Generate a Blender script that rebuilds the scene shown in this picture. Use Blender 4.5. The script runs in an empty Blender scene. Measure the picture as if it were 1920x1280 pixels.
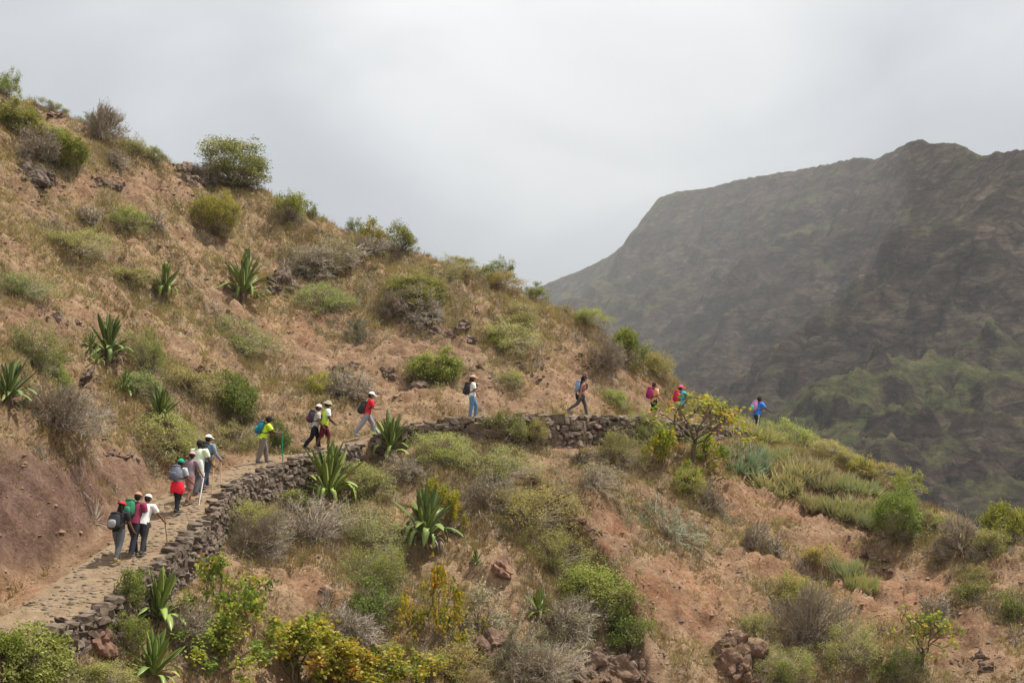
import bpy, bmesh, math, random
import numpy as np
from mathutils import Vector, Matrix, Euler

random.seed(7)
RS = np.random.RandomState(11)
R = math.radians
SC = bpy.context.scene
COL = SC.collection

# ------------------------------------------------------------------ camera
F = 1920 * 50.0 / 36.0
PITCH = math.atan(120.0 / F)
cam_d = bpy.data.cameras.new('camera')
cam_d.lens = 50; cam_d.sensor_width = 36
cam_d.clip_start = 0.5; cam_d.clip_end = 9000
cam = bpy.data.objects.new('camera', cam_d); COL.objects.link(cam)
cam.location = (0, 0, 0)
cam.rotation_euler = (math.pi / 2 + PITCH, 0, 0)
SC.camera = cam

# ------------------------------------------------------------------ sun + sky + exposure
SUN = Vector((0.40, 0.16, 0.90)).normalized()
sd = bpy.data.lights.new('sun', 'SUN'); sd.energy = 5.0; sd.angle = R(0.9); sd.color = (1.0, 0.95, 0.87)
so = bpy.data.objects.new('sun', sd); COL.objects.link(so)
so.rotation_euler = SUN.to_track_quat('Z', 'Y').to_euler()
W = bpy.data.worlds.new('World'); SC.world = W; W.use_nodes = True
wn = W.node_tree.nodes; wl = W.node_tree.links; wn.clear()
def wnode(t, **k):
    n = wn.new(t)
    for a, b in k.items(): setattr(n, a, b)
    return n
wo = wnode('ShaderNodeOutputWorld'); bg = wnode('ShaderNodeBackground'); bg.inputs['Strength'].default_value = 0.1
sky = wnode('ShaderNodeTexSky', sky_type='NISHITA'); sky.sun_disc = False
sky.sun_elevation = math.asin(SUN.z); sky.sun_rotation = math.atan2(SUN.x, SUN.y)
tc = wnode('ShaderNodeTexCoord')
mp = wnode('ShaderNodeMapping'); mp.inputs['Scale'].default_value = (3.0, 3.0, 5.5); mp.inputs['Location'].default_value = (3.678, -1.862, 4.587)
nz = wnode('ShaderNodeTexNoise'); nz.inputs['Scale'].default_value = 1.3; nz.inputs['Detail'].default_value = 6; nz.inputs['Roughness'].default_value = 0.5
nz.inputs['Distortion'].default_value = 0.5
wl.new(tc.outputs['Generated'], mp.inputs[0]); wl.new(mp.outputs[0], nz.inputs['Vector'])
# thin bright part of the cloud deck (upper middle of the photograph)
vd = wnode('ShaderNodeVectorMath', operation='DOT_PRODUCT')
bd = Vector(((1100 - 960) / F, 1, (760 - 60) / F)).normalized()
vd.inputs[1].default_value = bd
wl.new(tc.outputs['Generated'], vd.inputs[0])
mr = wnode('ShaderNodeMapRange', interpolation_type='SMOOTHERSTEP'); mr.inputs[1].default_value = math.cos(R(13.5)); mr.inputs[2].default_value = 1.0
wl.new(vd.outputs['Value'], mr.inputs[0])
ad = wnode('ShaderNodeMath', operation='MULTIPLY_ADD'); ad.inputs[1].default_value = 0.30
wl.new(mr.outputs[0], ad.inputs[0]); wl.new(nz.outputs['Fac'], ad.inputs[2])
cr = wnode('ShaderNodeValToRGB')
e = cr.color_ramp.elements
e[0].position = 0.25; e[0].color = (0.40, 0.425, 0.455, 1)
e[1].position = 0.98; e[1].color = (0.95, 0.95, 0.94, 1)
e2 = cr.color_ramp.elements.new(0.55); e2.color = (0.555, 0.58, 0.61, 1)
sx = wnode('ShaderNodeSeparateXYZ'); wl.new(tc.outputs['Generated'], sx.inputs[0])
el_ = wnode('ShaderNodeMath', operation='MULTIPLY_ADD'); el_.inputs[1].default_value = 1.9; el_.inputs[2].default_value = -0.32   # an overcast sky brightens towards the zenith
wl.new(sx.outputs['Z'], el_.inputs[0])
nm_ = wnode('ShaderNodeMath', operation='MULTIPLY_ADD'); nm_.inputs[1].default_value = 0.62; nm_.inputs[2].default_value = 0.17
wl.new(nz.outputs['Fac'], nm_.inputs[0]); wl.new(nm_.outputs[0], ad.inputs[2])
sm_ = wnode('ShaderNodeMath', operation='ADD'); wl.new(ad.outputs[0], sm_.inputs[0]); wl.new(el_.outputs[0], sm_.inputs[1])
wl.new(sm_.outputs[0], cr.inputs[0])
sc_ = wnode('ShaderNodeVectorMath', operation='SCALE'); sc_.inputs['Scale'].default_value = 8.1
wl.new(cr.outputs[0], sc_.inputs[0])
mx = wnode('ShaderNodeMix', data_type='RGBA'); mx.inputs['Factor'].default_value = 0.93
wl.new(sky.outputs[0], mx.inputs['A']); wl.new(sc_.outputs[0], mx.inputs['B'])
wl.new(mx.outputs['Result'], bg.inputs['Color']); wl.new(bg.outputs[0], wo.inputs[0])
vs = SC.view_settings
vs.view_transform = 'Standard'; vs.look = 'None'; vs.exposure = 0.40; vs.gamma = 1.0
vs.use_curve_mapping = False
SC.cycles.max_bounces = 6; SC.cycles.diffuse_bounces = 2; SC.cycles.transparent_max_bounces = 8
SC.cycles.volume_bounces = 0
SC.cycles.use_denoising = True

# ------------------------------------------------------------------ small tools
def smooth(a, b, x):
    t = np.clip((x - a) / (b - a), 0, 1)
    return t * t * (3 - 2 * t)

_perm = np.random.RandomState(5).permutation(256)
_perm = np.concatenate([_perm, _perm, _perm])
_ga = np.random.RandomState(6).rand(256) * 2 * math.pi
_gx, _gy = np.cos(_ga), np.sin(_ga)
def noise(x, y, seed=0):
    x = np.asarray(x, float) + seed * 17.31; y = np.asarray(y, float) - seed * 9.73
    xi = np.floor(x).astype(int); yi = np.floor(y).astype(int)
    xf = x - xi; yf = y - yi; xi &= 255; yi &= 255
    u = xf * xf * xf * (xf * (xf * 6 - 15) + 10); v = yf * yf * yf * (yf * (yf * 6 - 15) + 10)
    def g(i, j, a, b):
        h = _perm[_perm[i] + j]
        return _gx[h] * a + _gy[h] * b
    n00 = g(xi, yi, xf, yf); n10 = g(xi + 1, yi, xf - 1, yf)
    n01 = g(xi, yi + 1, xf, yf - 1); n11 = g(xi + 1, yi + 1, xf - 1, yf - 1)
    return 1.5 * ((n00 * (1 - u) + n10 * u) * (1 - v) + (n01 * (1 - u) + n11 * u) * v)
def fbm(x, y, oct=4, seed=0, gain=0.5):
    a = 1.0; f = 1.0; t = 0
    for k in range(oct):
        t = t + a * noise(np.asarray(x) * f, np.asarray(y) * f, seed + k * 3); a *= gain; f *= 2.03
    return t
def ridged(x, y, oct=4, seed=0, gain=0.5):
    a = 1.0; f = 1.0; t = 0
    for k in range(oct):
        t = t + a * (1 - np.abs(noise(np.asarray(x) * f, np.asarray(y) * f, seed + k * 5))); a *= gain; f *= 2.07
    return t

def mesh_np(name, V, Fc, mats=(), tint=None, smooth_=False, midx=None):
    V = np.asarray(V, np.float32); Fc = np.asarray(Fc, np.int32)
    me = bpy.data.meshes.new(name)
    n, k = Fc.shape
    me.vertices.add(len(V)); me.vertices.foreach_set('co', V.ravel())
    me.loops.add(n * k); me.loops.foreach_set('vertex_index', Fc.ravel())
    me.polygons.add(n); me.polygons.foreach_set('loop_start', np.arange(0, n * k, k, dtype=np.int32))
    me.polygons.foreach_set('use_smooth', np.full(n, smooth_, bool))
    for m in mats: me.materials.append(m)
    if midx is not None: me.polygons.foreach_set('material_index', np.asarray(midx, np.int32))
    me.update(calc_edges=True)
    if tint is not None:
        at = me.attributes.new('tint', 'FLOAT', 'FACE'); at.data.foreach_set('value', np.asarray(tint, np.float32))
    return me
class Soup:
    def __init__(s): s.v = []; s.f = []; s.t = []; s.n = 0
    def add(s, V, Fc, tint=None):
        V = np.asarray(V, float); Fc = np.asarray(Fc, int)
        if Fc.shape[1] == 4: Fc = np.concatenate([Fc[:, [0, 1, 2]], Fc[:, [0, 2, 3]]]); tint = None if tint is None else np.concatenate([np.broadcast_to(tint, len(Fc) // 2)] * 2)
        s.v.append(V); s.f.append(Fc + s.n); s.n += len(V)
        s.t.append(np.broadcast_to(0.5 if tint is None else tint, len(Fc)))
    def mesh(s, name, mats, smooth_=False):
        return mesh_np(name, np.concatenate(s.v), np.concatenate(s.f), mats, np.concatenate(s.t), smooth_)

def link(name, me, parent=None, loc=None, rot=None, scale=None):
    o = bpy.data.objects.new(name, me); COL.objects.link(o)
    if parent is not None: o.parent = parent
    if loc is not None: o.location = loc
    if rot is not None: o.rotation_euler = rot
    if scale is not None: o.scale = scale
    return o
def thing(name, label, cat, loc=(0, 0, 0), rz=0, group=None):
    o = link(name, None, None, loc, (0, 0, rz))
    o.empty_display_size = 0.2
    tag(o, label, cat, group); return o
def tag(o, label=None, cat=None, group=None, kind=None):
    if label: o['label'] = label
    if cat: o['category'] = cat
    if group: o['group'] = group
    if kind: o['kind'] = kind
    return o

def P(u, v, d):
    xc = (u - 960) / F; yc = (640 - v) / F
    cy = math.cos(PITCH) - math.sin(PITCH) * yc; cz = math.sin(PITCH) + math.cos(PITCH) * yc
    return np.array([xc / cy * d, d, cz / cy * d])
def proj(x, y, z):
    yc = y * math.cos(PITCH) + z * math.sin(PITCH); zc = -y * math.sin(PITCH) + z * math.cos(PITCH)
    yc = np.maximum(yc, 0.1)
    return 960 + F * x / yc, 640 - F * zc / yc

# ------------------------------------------------------------------ materials
def mat(name):
    m = bpy.data.materials.new(name); m.use_nodes = True
    nt = m.node_tree; nt.nodes.clear()
    return m, nt
def N(nt, t, **k):
    n = nt.nodes.new(t)
    for a, b in k.items():
        if a.startswith('i_'):
            key = a[2:].replace('_', ' ')
            n.inputs[key if key in n.inputs else int(a[2:])].default_value = b
        else: setattr(n, a, b)
    return n
def ramp(nt, src, stops):
    r = N(nt, 'ShaderNodeValToRGB')
    el = r.color_ramp.elements
    while len(el) < len(stops): el.new(0.5)
    for q, (p, c) in zip(el, stops): q.position = p; q.color = (*c, 1)
    nt.links.new(src, r.inputs[0]); return r.outputs[0]
def noise_n(nt, vec, scale, detail=4, rough=0.55, dist=0.0):
    n = N(nt, 'ShaderNodeTexNoise'); n.inputs['Scale'].default_value = scale; n.inputs['Detail'].default_value = detail
    n.inputs['Roughness'].default_value = rough; n.inputs['Distortion'].default_value = dist
    nt.links.new(vec, n.inputs['Vector']); return n.outputs['Fac']
def mixc(nt, fac, a, b, blend='MIX'):
    m = N(nt, 'ShaderNodeMix', data_type='RGBA', blend_type=blend)
    for s, k in ((fac, 'Factor'), (a, 'A'), (b, 'B')):
        if hasattr(s, 'links'): nt.links.new(s, m.inputs[k])
        elif k == 'Factor': m.inputs[k].default_value = s
        else: m.inputs[k].default_value = (*s, 1)
    return m.outputs['Result']
def math_n(nt, op, a, b=0.0, c=0.0):
    m = N(nt, 'ShaderNodeMath', operation=op)
    for i, s in enumerate((a, b, c)):
        if hasattr(s, 'links'): nt.links.new(s, m.inputs[i])
        else: m.inputs[i].default_value = s
    return m.outputs[0]
def attr(nt, name):
    return N(nt, 'ShaderNodeAttribute', attribute_name=name).outputs['Fac']
def principled(nt, color, rough=0.9, spec=0.2, bump=None, bstr=0.3, bdist=0.05):
    p = N(nt, 'ShaderNodeBsdfPrincipled'); o = N(nt, 'ShaderNodeOutputMaterial')
    if hasattr(color, 'links'): nt.links.new(color, p.inputs['Base Color'])
    else: p.inputs['Base Color'].default_value = (*color, 1)
    p.inputs['Roughness'].default_value = rough; p.inputs['Specular IOR Level'].default_value = spec
    if bump is not None:
        b = N(nt, 'ShaderNodeBump'); b.inputs['Strength'].default_value = bstr; b.inputs['Distance'].default_value = bdist
        nt.links.new(bump, b.inputs['Height']); nt.links.new(b.outputs[0], p.inputs['Normal'])
    nt.links.new(p.outputs[0], o.inputs[0]); return p

def leaf_material(name, stops, transl=0.35, use_obj=True, rough=0.6):
    """leaf colour follows each leaf's own tint attribute and the plant's own hue (object colour)"""
    m, nt = mat(name)
    col = ramp(nt, attr(nt, 'tint'), stops)
    if use_obj:
        oi = N(nt, 'ShaderNodeObjectInfo')
        col = mixc(nt, 1.0, col, oi.outputs['Color'], 'MULTIPLY')
    d = N(nt, 'ShaderNodeBsdfPrincipled'); d.inputs['Roughness'].default_value = rough; d.inputs['Specular IOR Level'].default_value = 0.25
    t = N(nt, 'ShaderNodeBsdfTranslucent')
    nt.links.new(col, d.inputs['Base Color'])
    tcol = mixc(nt, 1.0, col, (1.25, 1.25, 0.7), 'MULTIPLY'); nt.links.new(tcol, t.inputs['Color'])
    ms = N(nt, 'ShaderNodeMixShader'); ms.inputs[0].default_value = transl
    nt.links.new(d.outputs[0], ms.inputs[1]); nt.links.new(t.outputs[0], ms.inputs[2])
    o = N(nt, 'ShaderNodeOutputMaterial'); nt.links.new(ms.outputs[0], o.inputs[0])
    return m
def twig_material(name, stops):
    m, nt = mat(name)
    col = ramp(nt, attr(nt, 'tint'), stops)
    oi = N(nt, 'ShaderNodeObjectInfo')
    principled(nt, mixc(nt, 1.0, col, oi.outputs['Color'], 'MULTIPLY'), 0.9, 0.15); return m
_cl = {}
def cloth(color, rough=0.85, weave=0.12):
    k = (tuple(color), rough)
    if k in _cl: return _cl[k]
    m, nt = mat('cloth')
    geo = N(nt, 'ShaderNodeTexCoord').outputs['Object']
    n = noise_n(nt, geo, 14, 4, 0.6)
    c = mixc(nt, n, tuple(x * (1 - weave * 1.6) for x in color), tuple(min(0.9, x * (1 + weave * 1.2)) for x in color))
    n2 = noise_n(nt, geo, 9, 3, 0.6, 0.6)
    principled(nt, c, rough, 0.2, n2, 0.4, 0.03)
    _cl[k] = m; return m

def rock_material(name, stops, scale=6, obj=True):
    m, nt = mat(name)
    geo = N(nt, 'ShaderNodeNewGeometry').outputs['Position']
    n = noise_n(nt, geo, scale, 5, 0.65, 0.3); n2 = noise_n(nt, geo, scale * 5, 4, 0.7)
    c = ramp(nt, n, stops)
    oi = N(nt, 'ShaderNodeObjectInfo')
    c = mixc(nt, 1.0, c, oi.outputs['Color'], 'MULTIPLY') if obj else c
    c = mixc(nt, math_n(nt, 'MULTIPLY', n2, 0.7), c, (0.10, 0.075, 0.06))
    principled(nt, c, 0.95, 0.15, n2, 0.6, 0.04)
    return m
M = {}
M['wall_stone'] = rock_material('wall_stone', [(0.25, (0.13, 0.10, 0.082)), (0.5, (0.235, 0.185, 0.145)), (0.75, (0.36, 0.29, 0.225))], 7)
M['cobble'] = rock_material('cobble', [(0.25, (0.21, 0.158, 0.11)), (0.5, (0.29, 0.222, 0.152)), (0.75, (0.36, 0.285, 0.20))], 8)
M['dark_rock'] = rock_material('dark_rock', [(0.3, (0.085, 0.064, 0.054)), (0.45, (0.18, 0.135, 0.105)), (0.6, (0.27, 0.21, 0.165)), (0.75, (0.37, 0.30, 0.24))], 3.5)
M['clod'] = rock_material('clod', [(0.3, (0.19, 0.11, 0.07)), (0.5, (0.31, 0.195, 0.125)), (0.72, (0.42, 0.31, 0.21))], 0.5, False)
M['green_leaf'] = leaf_material('green_leaf', [(0.0, (0.085, 0.092, 0.030)), (0.5, (0.185, 0.192, 0.064)), (0.85, (0.29, 0.282, 0.110)), (1.0, (0.36, 0.31, 0.14))], 0.4)
M['olive_leaf'] = leaf_material('olive_leaf', [(0.0, (0.165, 0.150, 0.066)), (0.5, (0.275, 0.268, 0.108)), (0.85, (0.39, 0.365, 0.17)), (1.0, (0.48, 0.40, 0.25))], 0.42)
M['pale_leaf'] = leaf_material('pale_leaf', [(0.0, (0.19, 0.19, 0.125)), (0.5, (0.31, 0.31, 0.205)), (1.0, (0.46, 0.43, 0.31))], 0.3)
M['nut_leaf'] = leaf_material('nut_leaf', [(0.0, (0.10, 0.155, 0.020)), (0.35, (0.20, 0.235, 0.035)), (0.62, (0.33, 0.315, 0.045)), (0.84, (0.48, 0.37, 0.045)), (0.94, (0.44, 0.22, 0.05)), (1.0, (0.33, 0.15, 0.05))], 0.4)
M['twig'] = twig_material('twig', [(0.0, (0.17, 0.135, 0.105)), (0.5, (0.31, 0.26, 0.205)), (1.0, (0.46, 0.395, 0.315))])
M['bark'] = twig_material('bark', [(0.0, (0.10, 0.075, 0.055)), (1.0, (0.20, 0.16, 0.12))])
M['dry_grass'] = leaf_material('dry_grass', [(0.0, (0.16, 0.10, 0.058)), (0.3, (0.285, 0.20, 0.108)), (0.6, (0.38, 0.295, 0.16)), (0.8, (0.32, 0.285, 0.125)), (1.0, (0.205, 0.225, 0.075))], 0.3, False)
M['agave_leaf'] = leaf_material('agave_leaf', [(0.0, (0.085, 0.115, 0.045)), (0.5, (0.150, 0.182, 0.056)), (1.0, (0.29, 0.30, 0.10))], 0.16, True, 0.35)
M['agave_dead'] = leaf_material('agave_dead', [(0.0, (0.17, 0.13, 0.10)), (1.0, (0.40, 0.33, 0.25))], 0.1)
M['aloe_leaf'] = leaf_material('aloe_leaf', [(0.0, (0.25, 0.265, 0.16)), (0.45, (0.44, 0.455, 0.31)), (0.8, (0.56, 0.55, 0.40)), (1.0, (0.54, 0.49, 0.34))], 0.35)

# ground -------------------------------------------------------------------
def ground_material():
    m, nt = mat('hillside_earth')
    pos = N(nt, 'ShaderNodeNewGeometry').outputs['Position']
    big = noise_n(nt, pos, 0.22, 4, 0.6, 0.4); mid = noise_n(nt, pos, 1.3, 5, 0.65, 0.3); fine = noise_n(nt, pos, 9, 6, 0.7); grit = noise_n(nt, pos, 34, 4, 0.75)
    earth = ramp(nt, mid, [(0.22, (0.135, 0.078, 0.050)), (0.42, (0.205, 0.128, 0.080)), (0.58, (0.280, 0.190, 0.124)), (0.78, (0.36, 0.27, 0.190))])
    red = ramp(nt, mid, [(0.3, (0.155, 0.072, 0.042)), (0.5, (0.25, 0.13, 0.076)), (0.7, (0.33, 0.185, 0.112))])
    straw = ramp(nt, fine, [(0.25, (0.21, 0.148, 0.09)), (0.5, (0.33, 0.248, 0.148)), (0.75, (0.42, 0.335, 0.21))])
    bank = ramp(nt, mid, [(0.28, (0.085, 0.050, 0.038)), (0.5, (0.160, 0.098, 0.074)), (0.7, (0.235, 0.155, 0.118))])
    c = mixc(nt, attr(nt, 'red'), earth, red)
    g = math_n(nt, 'MULTIPLY', attr(nt, 'grassy'), math_n(nt, 'MULTIPLY_ADD', fine, 1.6, -0.25))
    g = math_n(nt, 'MINIMUM', math_n(nt, 'MAXIMUM', g, 0.0), 0.9)
    c = mixc(nt, g, c, straw)
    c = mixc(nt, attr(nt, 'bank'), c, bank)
    c = mixc(nt, math_n(nt, 'MULTIPLY', math_n(nt, 'LESS_THAN', grit, 0.42), 0.6), c, (0.12, 0.075, 0.052))
    c = mixc(nt, math_n(nt, 'MULTIPLY', math_n(nt, 'GREATER_THAN', grit, 0.64), 0.35), c, (0.48, 0.37, 0.27))
    c = mixc(nt, 1.0, c, ramp(nt, fine, [(0.30, (0.60, 0.57, 0.55)), (0.48, (0.98, 0.98, 0.97)), (0.68, (1.26, 1.25, 1.22))]), 'MULTIPLY')  # random mottling; its dark lows also paint in small shadows between lumps
    c = mixc(nt, 1.0, c, ramp(nt, big, [(0.3, (0.80, 0.79, 0.80)), (0.7, (1.14, 1.10, 1.05))]), 'MULTIPLY')
    h = math_n(nt, 'ADD', math_n(nt, 'MULTIPLY', fine, 0.7), math_n(nt, 'MULTIPLY', grit, 0.3))
    principled(nt, c, 0.97, 0.08, h, 0.9, 0.14)
    return m
M['earth'] = ground_material()
def path_material():
    m, nt = mat('path_dirt')
    pos = N(nt, 'ShaderNodeNewGeometry').outputs['Position']
    mid = noise_n(nt, pos, 2.0, 5, 0.65); fine = noise_n(nt, pos, 16, 5, 0.7)
    c = ramp(nt, mid, [(0.3, (0.165, 0.113, 0.072)), (0.55, (0.25, 0.18, 0.115)), (0.75, (0.33, 0.25, 0.162))])
    c = mixc(nt, math_n(nt, 'MULTIPLY', fine, 0.5), c, (0.22, 0.16, 0.10))
    principled(nt, c, 0.95, 0.1, fine, 0.7, 0.06); return m

def mountain_material():
    m, nt = mat('mountain_rock')
    g = N(nt, 'ShaderNodeNewGeometry')
    pos = g.outputs['Position']
    mpn = N(nt, 'ShaderNodeMapping'); mpn.inputs['Scale'].default_value = (0.5, 0.5, 1.3)
    nt.links.new(pos, mpn.inputs[0])
    strata = noise_n(nt, mpn.outputs[0], 0.045, 6, 0.7, 0.8)
    n1 = noise_n(nt, pos, 0.010, 5, 0.6, 0.6); n2 = noise_n(nt, pos, 0.055, 6, 0.7, 0.4); n3 = noise_n(nt, pos, 0.22, 6, 0.8)
    rock = ramp(nt, strata, [(0.30, (0.026, 0.019, 0.016)), (0.47, (0.060, 0.043, 0.034)), (0.60, (0.115, 0.084, 0.064)), (0.72, (0.22, 0.172, 0.132))])
    pt = N(nt, 'ShaderNodeTexVoronoi', feature='DISTANCE_TO_EDGE'); pt.inputs['Scale'].default_value = 0.075; nt.links.new(mpn.outputs[0], pt.inputs['Vector'])
    rock = mixc(nt, math_n(nt, 'MULTIPLY', math_n(nt, 'LESS_THAN', pt.outputs['Distance'], 0.07), 0.55), rock, (0.016, 0.013, 0.012))
    rock = mixc(nt, 1.0, rock, ramp(nt, n3, [(0.3, (0.34, 0.34, 0.34)), (0.5, (0.75, 0.75, 0.75)), (0.7, (1.3, 1.26, 1.22))]), 'MULTIPLY')
    grass = ramp(nt, n2, [(0.3, (0.038, 0.042, 0.018)), (0.5, (0.072, 0.078, 0.030)), (0.64, (0.12, 0.11, 0.048)), (0.78, (0.17, 0.125, 0.075))])
    sep = N(nt, 'ShaderNodeSeparateXYZ'); nt.links.new(g.outputs['Normal'], sep.inputs[0])
    a = math_n(nt, 'MULTIPLY_ADD', sep.outputs['Z'], 2.8, -2.25)
    a = math_n(nt, 'ADD', a, math_n(nt, 'MULTIPLY_ADD', n1, 3.2, -1.45))
    a = math_n(nt, 'ADD', a, math_n(nt, 'MULTIPLY_ADD', n2, 2.0, -1.0))
    a = math_n(nt, 'ADD', a, attr(nt, 'green'))
    a = N(nt, 'ShaderNodeClamp').outputs[0] if False else math_n(nt, 'MINIMUM', math_n(nt, 'MAXIMUM', a, 0.0), 1.0)
    grass = mixc(nt, 1.0, grass, ramp(nt, n3, [(0.3, (0.45, 0.45, 0.45)), (0.7, (1.25, 1.25, 1.2))]), 'MULTIPLY')
    c = mixc(nt, a, rock, grass)
    v = N(nt, 'ShaderNodeTexVoronoi'); v.inputs['Scale'].default_value = 0.11; nt.links.new(pos, v.inputs['Vector'])
    dots = math_n(nt, 'LESS_THAN', v.outputs['Distance'], 0.27)
    c = mixc(nt, math_n(nt, 'MULTIPLY', dots, 0.22), c, (0.035, 0.045, 0.018))
    h = math_n(nt, 'ADD', math_n(nt, 'MULTIPLY', n3, 0.45), strata)
    principled(nt, c, 1.0, 0.03, h, 1.0, 9.0)
    return m
M['mountain'] = mountain_material()
# ------------------------------------------------------------------ hillside: control points -> two smooth sheets, split by the path's outer edge
# outer (valley) edge of the path: pixel column, pixel row, metres away, wall height there, path width there
EDGE = [(60, 1200, 36.0, 0.9, 3.3), (200, 1140, 38.5, 0.95, 3.2), (300, 1060, 42.0, 1.05, 3.0), (390, 975, 46.0, 1.25, 2.8), (430, 920, 49.0, 1.2, 2.6), (500, 885, 51.5, 1.1, 2.2),
        (580, 860, 53.5, 1.25, 1.9), (660, 840, 55.3, 0.95, 1.7), (700, 822, 56.0, 0.85, 1.6), (780, 800, 56.5, 0.7, 1.6), (850, 790, 56.8, 0.75, 1.6), (1000, 783, 58.0, 1.15, 1.6),
        (1100, 783, 59.7, 1.2, 1.6), (1170, 784, 61.0, 1.1, 1.5), (1300, 798, 64.3, 0.75, 1.5), (1385, 806, 67.0, 0.4, 1.4), (1440, 811, 69.3, 0.1, 1.3)]
epts = [P(u, v, d) for u, v, d, h, w in EDGE]
EP = np.array([[-32, 4, -9.5], [-19, 18, -8.4], [-14.6, 27, -7.1], [-13.0, 32.5, -6.45]] + epts + [[13.9, 72.5, -1.9], [14.2, 77, -2.8], [12.5, 86, -5], [6, 98, -8], [-10, 112, -12]])
EH = np.array([0.6, 0.6, 0.8, 0.9] + [q[3] for q in EDGE] + [0.05, 0, 0, 0, 0])
EW = np.array([3.3] * 4 + [q[4] for q in EDGE] + [1.3] * 5)
def catmull(pts, n=14):
    pts = np.asarray(pts, float); out = []
    for i in range(len(pts) - 1):
        p0 = pts[max(i - 1, 0)]; p1 = pts[i]; p2 = pts[i + 1]; p3 = pts[min(i + 2, len(pts) - 1)]
        t = np.linspace(0, 1, n, endpoint=False)[:, None]
        out.append(0.5 * (2 * p1 + (p2 - p0) * t + (2 * p0 - 5 * p1 + 4 * p2 - p3) * t ** 2 + (3 * p1 - p0 - 3 * p2 + p3) * t ** 3))
    out.append(pts[-1:]); return np.concatenate(out)
NE = 8
edge = catmull(np.column_stack([EP, EH, EW]), NE)          # x y z wallheight width
seg_a = edge[:-1]; seg_b = edge[1:]
def edge_query(x, y):
    """distance inside (+, hill side) / outside (-) of the path's outer edge, and path z, wall height, width at the nearest point"""
    x = np.asarray(x, float).ravel(); y = np.asarray(y, float).ravel()
    best = np.full(len(x), 1e9); s = np.zeros(len(x)); val = np.zeros((len(x), 3))
    for a, b in zip(seg_a, seg_b):
        dx, dy = b[0] - a[0], b[1] - a[1]; L2 = dx * dx + dy * dy
        t = np.clip(((x - a[0]) * dx + (y - a[1]) * dy) / L2, 0, 1)
        qx = a[0] + t * dx - x; qy = a[1] + t * dy - y
        d = np.hypot(qx, qy); m = d < best
        if not m.any(): continue
        cr_ = dx * (y - a[1]) - dy * (x - a[0])
        best[m] = d[m]; s[m] = np.sign(cr_[m]); val[m] = a[2:5] + t[m, None] * (b[2:5] - a[2:5])
    return best * np.where(s == 0, 1, s), val[:, 0], val[:, 1], val[:, 2]

def tps_fit(pts, lam=0.02):
    pts = np.asarray(pts, float); n = len(pts)
    d = np.hypot(pts[:, None, 0] - pts[None, :, 0], pts[:, None, 1] - pts[None, :, 1])
    K = d * d * np.log(d + 1e-9) + np.eye(n) * lam * 30
    Pm = np.column_stack([np.ones(n), pts[:, :2]])
    A = np.zeros((n + 3, n + 3)); A[:n, :n] = K; A[:n, n:] = Pm; A[n:, :n] = Pm.T
    w = np.linalg.solve(A, np.concatenate([pts[:, 2], np.zeros(3)]))
    return pts, w
def tps_eval(fit, x, y):
    pts, w = fit; out = w[-3] + w[-2] * x + w[-1] * y
    for p, a in zip(pts, w[:-3]):
        r2 = (x - p[0]) ** 2 + (y - p[1]) ** 2 + 1e-12
        out = out + a * 0.5 * r2 * np.log(r2)
    return out
def column(u, base, slope, vs_):
    """points up a column of the picture: a slope through base (metres away, height) meets the sight lines"""
    d0, z0 = base; out = []
    for v in vs_:
        k = P(u, v, 1.0)[2]
        d = (slope * d0 - z0) / (slope - k)
        out.append(P(u, v, d))
    return out
# inner edge of the path
tan = np.gradient(edge[:, :2], axis=0); tan /= np.linalg.norm(tan, axis=1)[:, None]
nrm = np.column_stack([-tan[:, 1], tan[:, 0]])             # to the hill side
up = []; low = []
for i in range(0, len(edge), 4):
    e_ = edge[i]
    q = e_[:2] + nrm[i] * (e_[4] + 0.15); up.append([q[0], q[1], e_[2] + 0.12])
    q = e_[:2] - nrm[i] * 0.25; low.append([q[0], q[1], e_[2] - e_[3]])
RIDGE = []
def col_up(u, base, slope, vs_):
    c = column(u, base, slope, vs_); up.extend(c); RIDGE.append(c[-1]); return c
up += [P(0, 830, 43.4), P(150, 838, 46.2), P(300, 842, 51.2), P(420, 845, 54.6), P(500, 840, 55.8), P(0, 990, 41.0), P(120, 960, 43.0), P(220, 915, 46.6)]
col_up(-350, (38, -0.5), 0.62, (600, 350, 60)); col_up(0, (43.4, -1.1), 0.62, (600, 400, 172)); col_up(250, (48.6, -1.5), 0.62, (650, 450, 276))
col_up(500, (55.2, -1.5), 0.64, (700, 550, 450, 362)); col_up(600, (57.0, -1.4), 0.62, (700, 560, 415))
col_up(760, (58.3, -0.7), 0.60, (700, 600, 475)); col_up(900, (58.8, -0.5), 0.58, (690, 600, 515))
col_up(1100, (62.2, -0.5), 0.6, (690, 608)); col_up(1200, (64.3, -0.6), 0.6, (690,)); col_up(1290, (66.3, -0.75), 0.5, (738,))
col_up(1380, (68.8, -1.0), 0.35, (782,))
for r in RIDGE:
    up.append(r + np.array([0.8, 7, -3.0])); up.append(r + np.array([2, 20, -11])); up.append(r + np.array([3, 40, -22]))
low += [P(-250, 1330, 29), P(0, 1285, 33.0), P(150, 1285, 36.2), P(300, 1285, 38.6), P(600, 1285, 42.4), P(960, 1285, 44.2), P(1300, 1285, 47.2), P(1600, 1285, 47.6), P(1920, 1285, 46.5), P(2200, 1330, 44),
        P(620, 1050, 48.0), P(800, 1050, 49.6), P(960, 1000, 51.5), P(960, 880, 55.2), P(1160, 1050, 52.4), P(1300, 930, 58.6), P(1300, 1100, 52.6), P(1500, 950, 61.0), P(1500, 1100, 54.2), P(1700, 1050, 56.2), P(1700, 1160, 51.6), P(1900, 1120, 51.6)]
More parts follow.
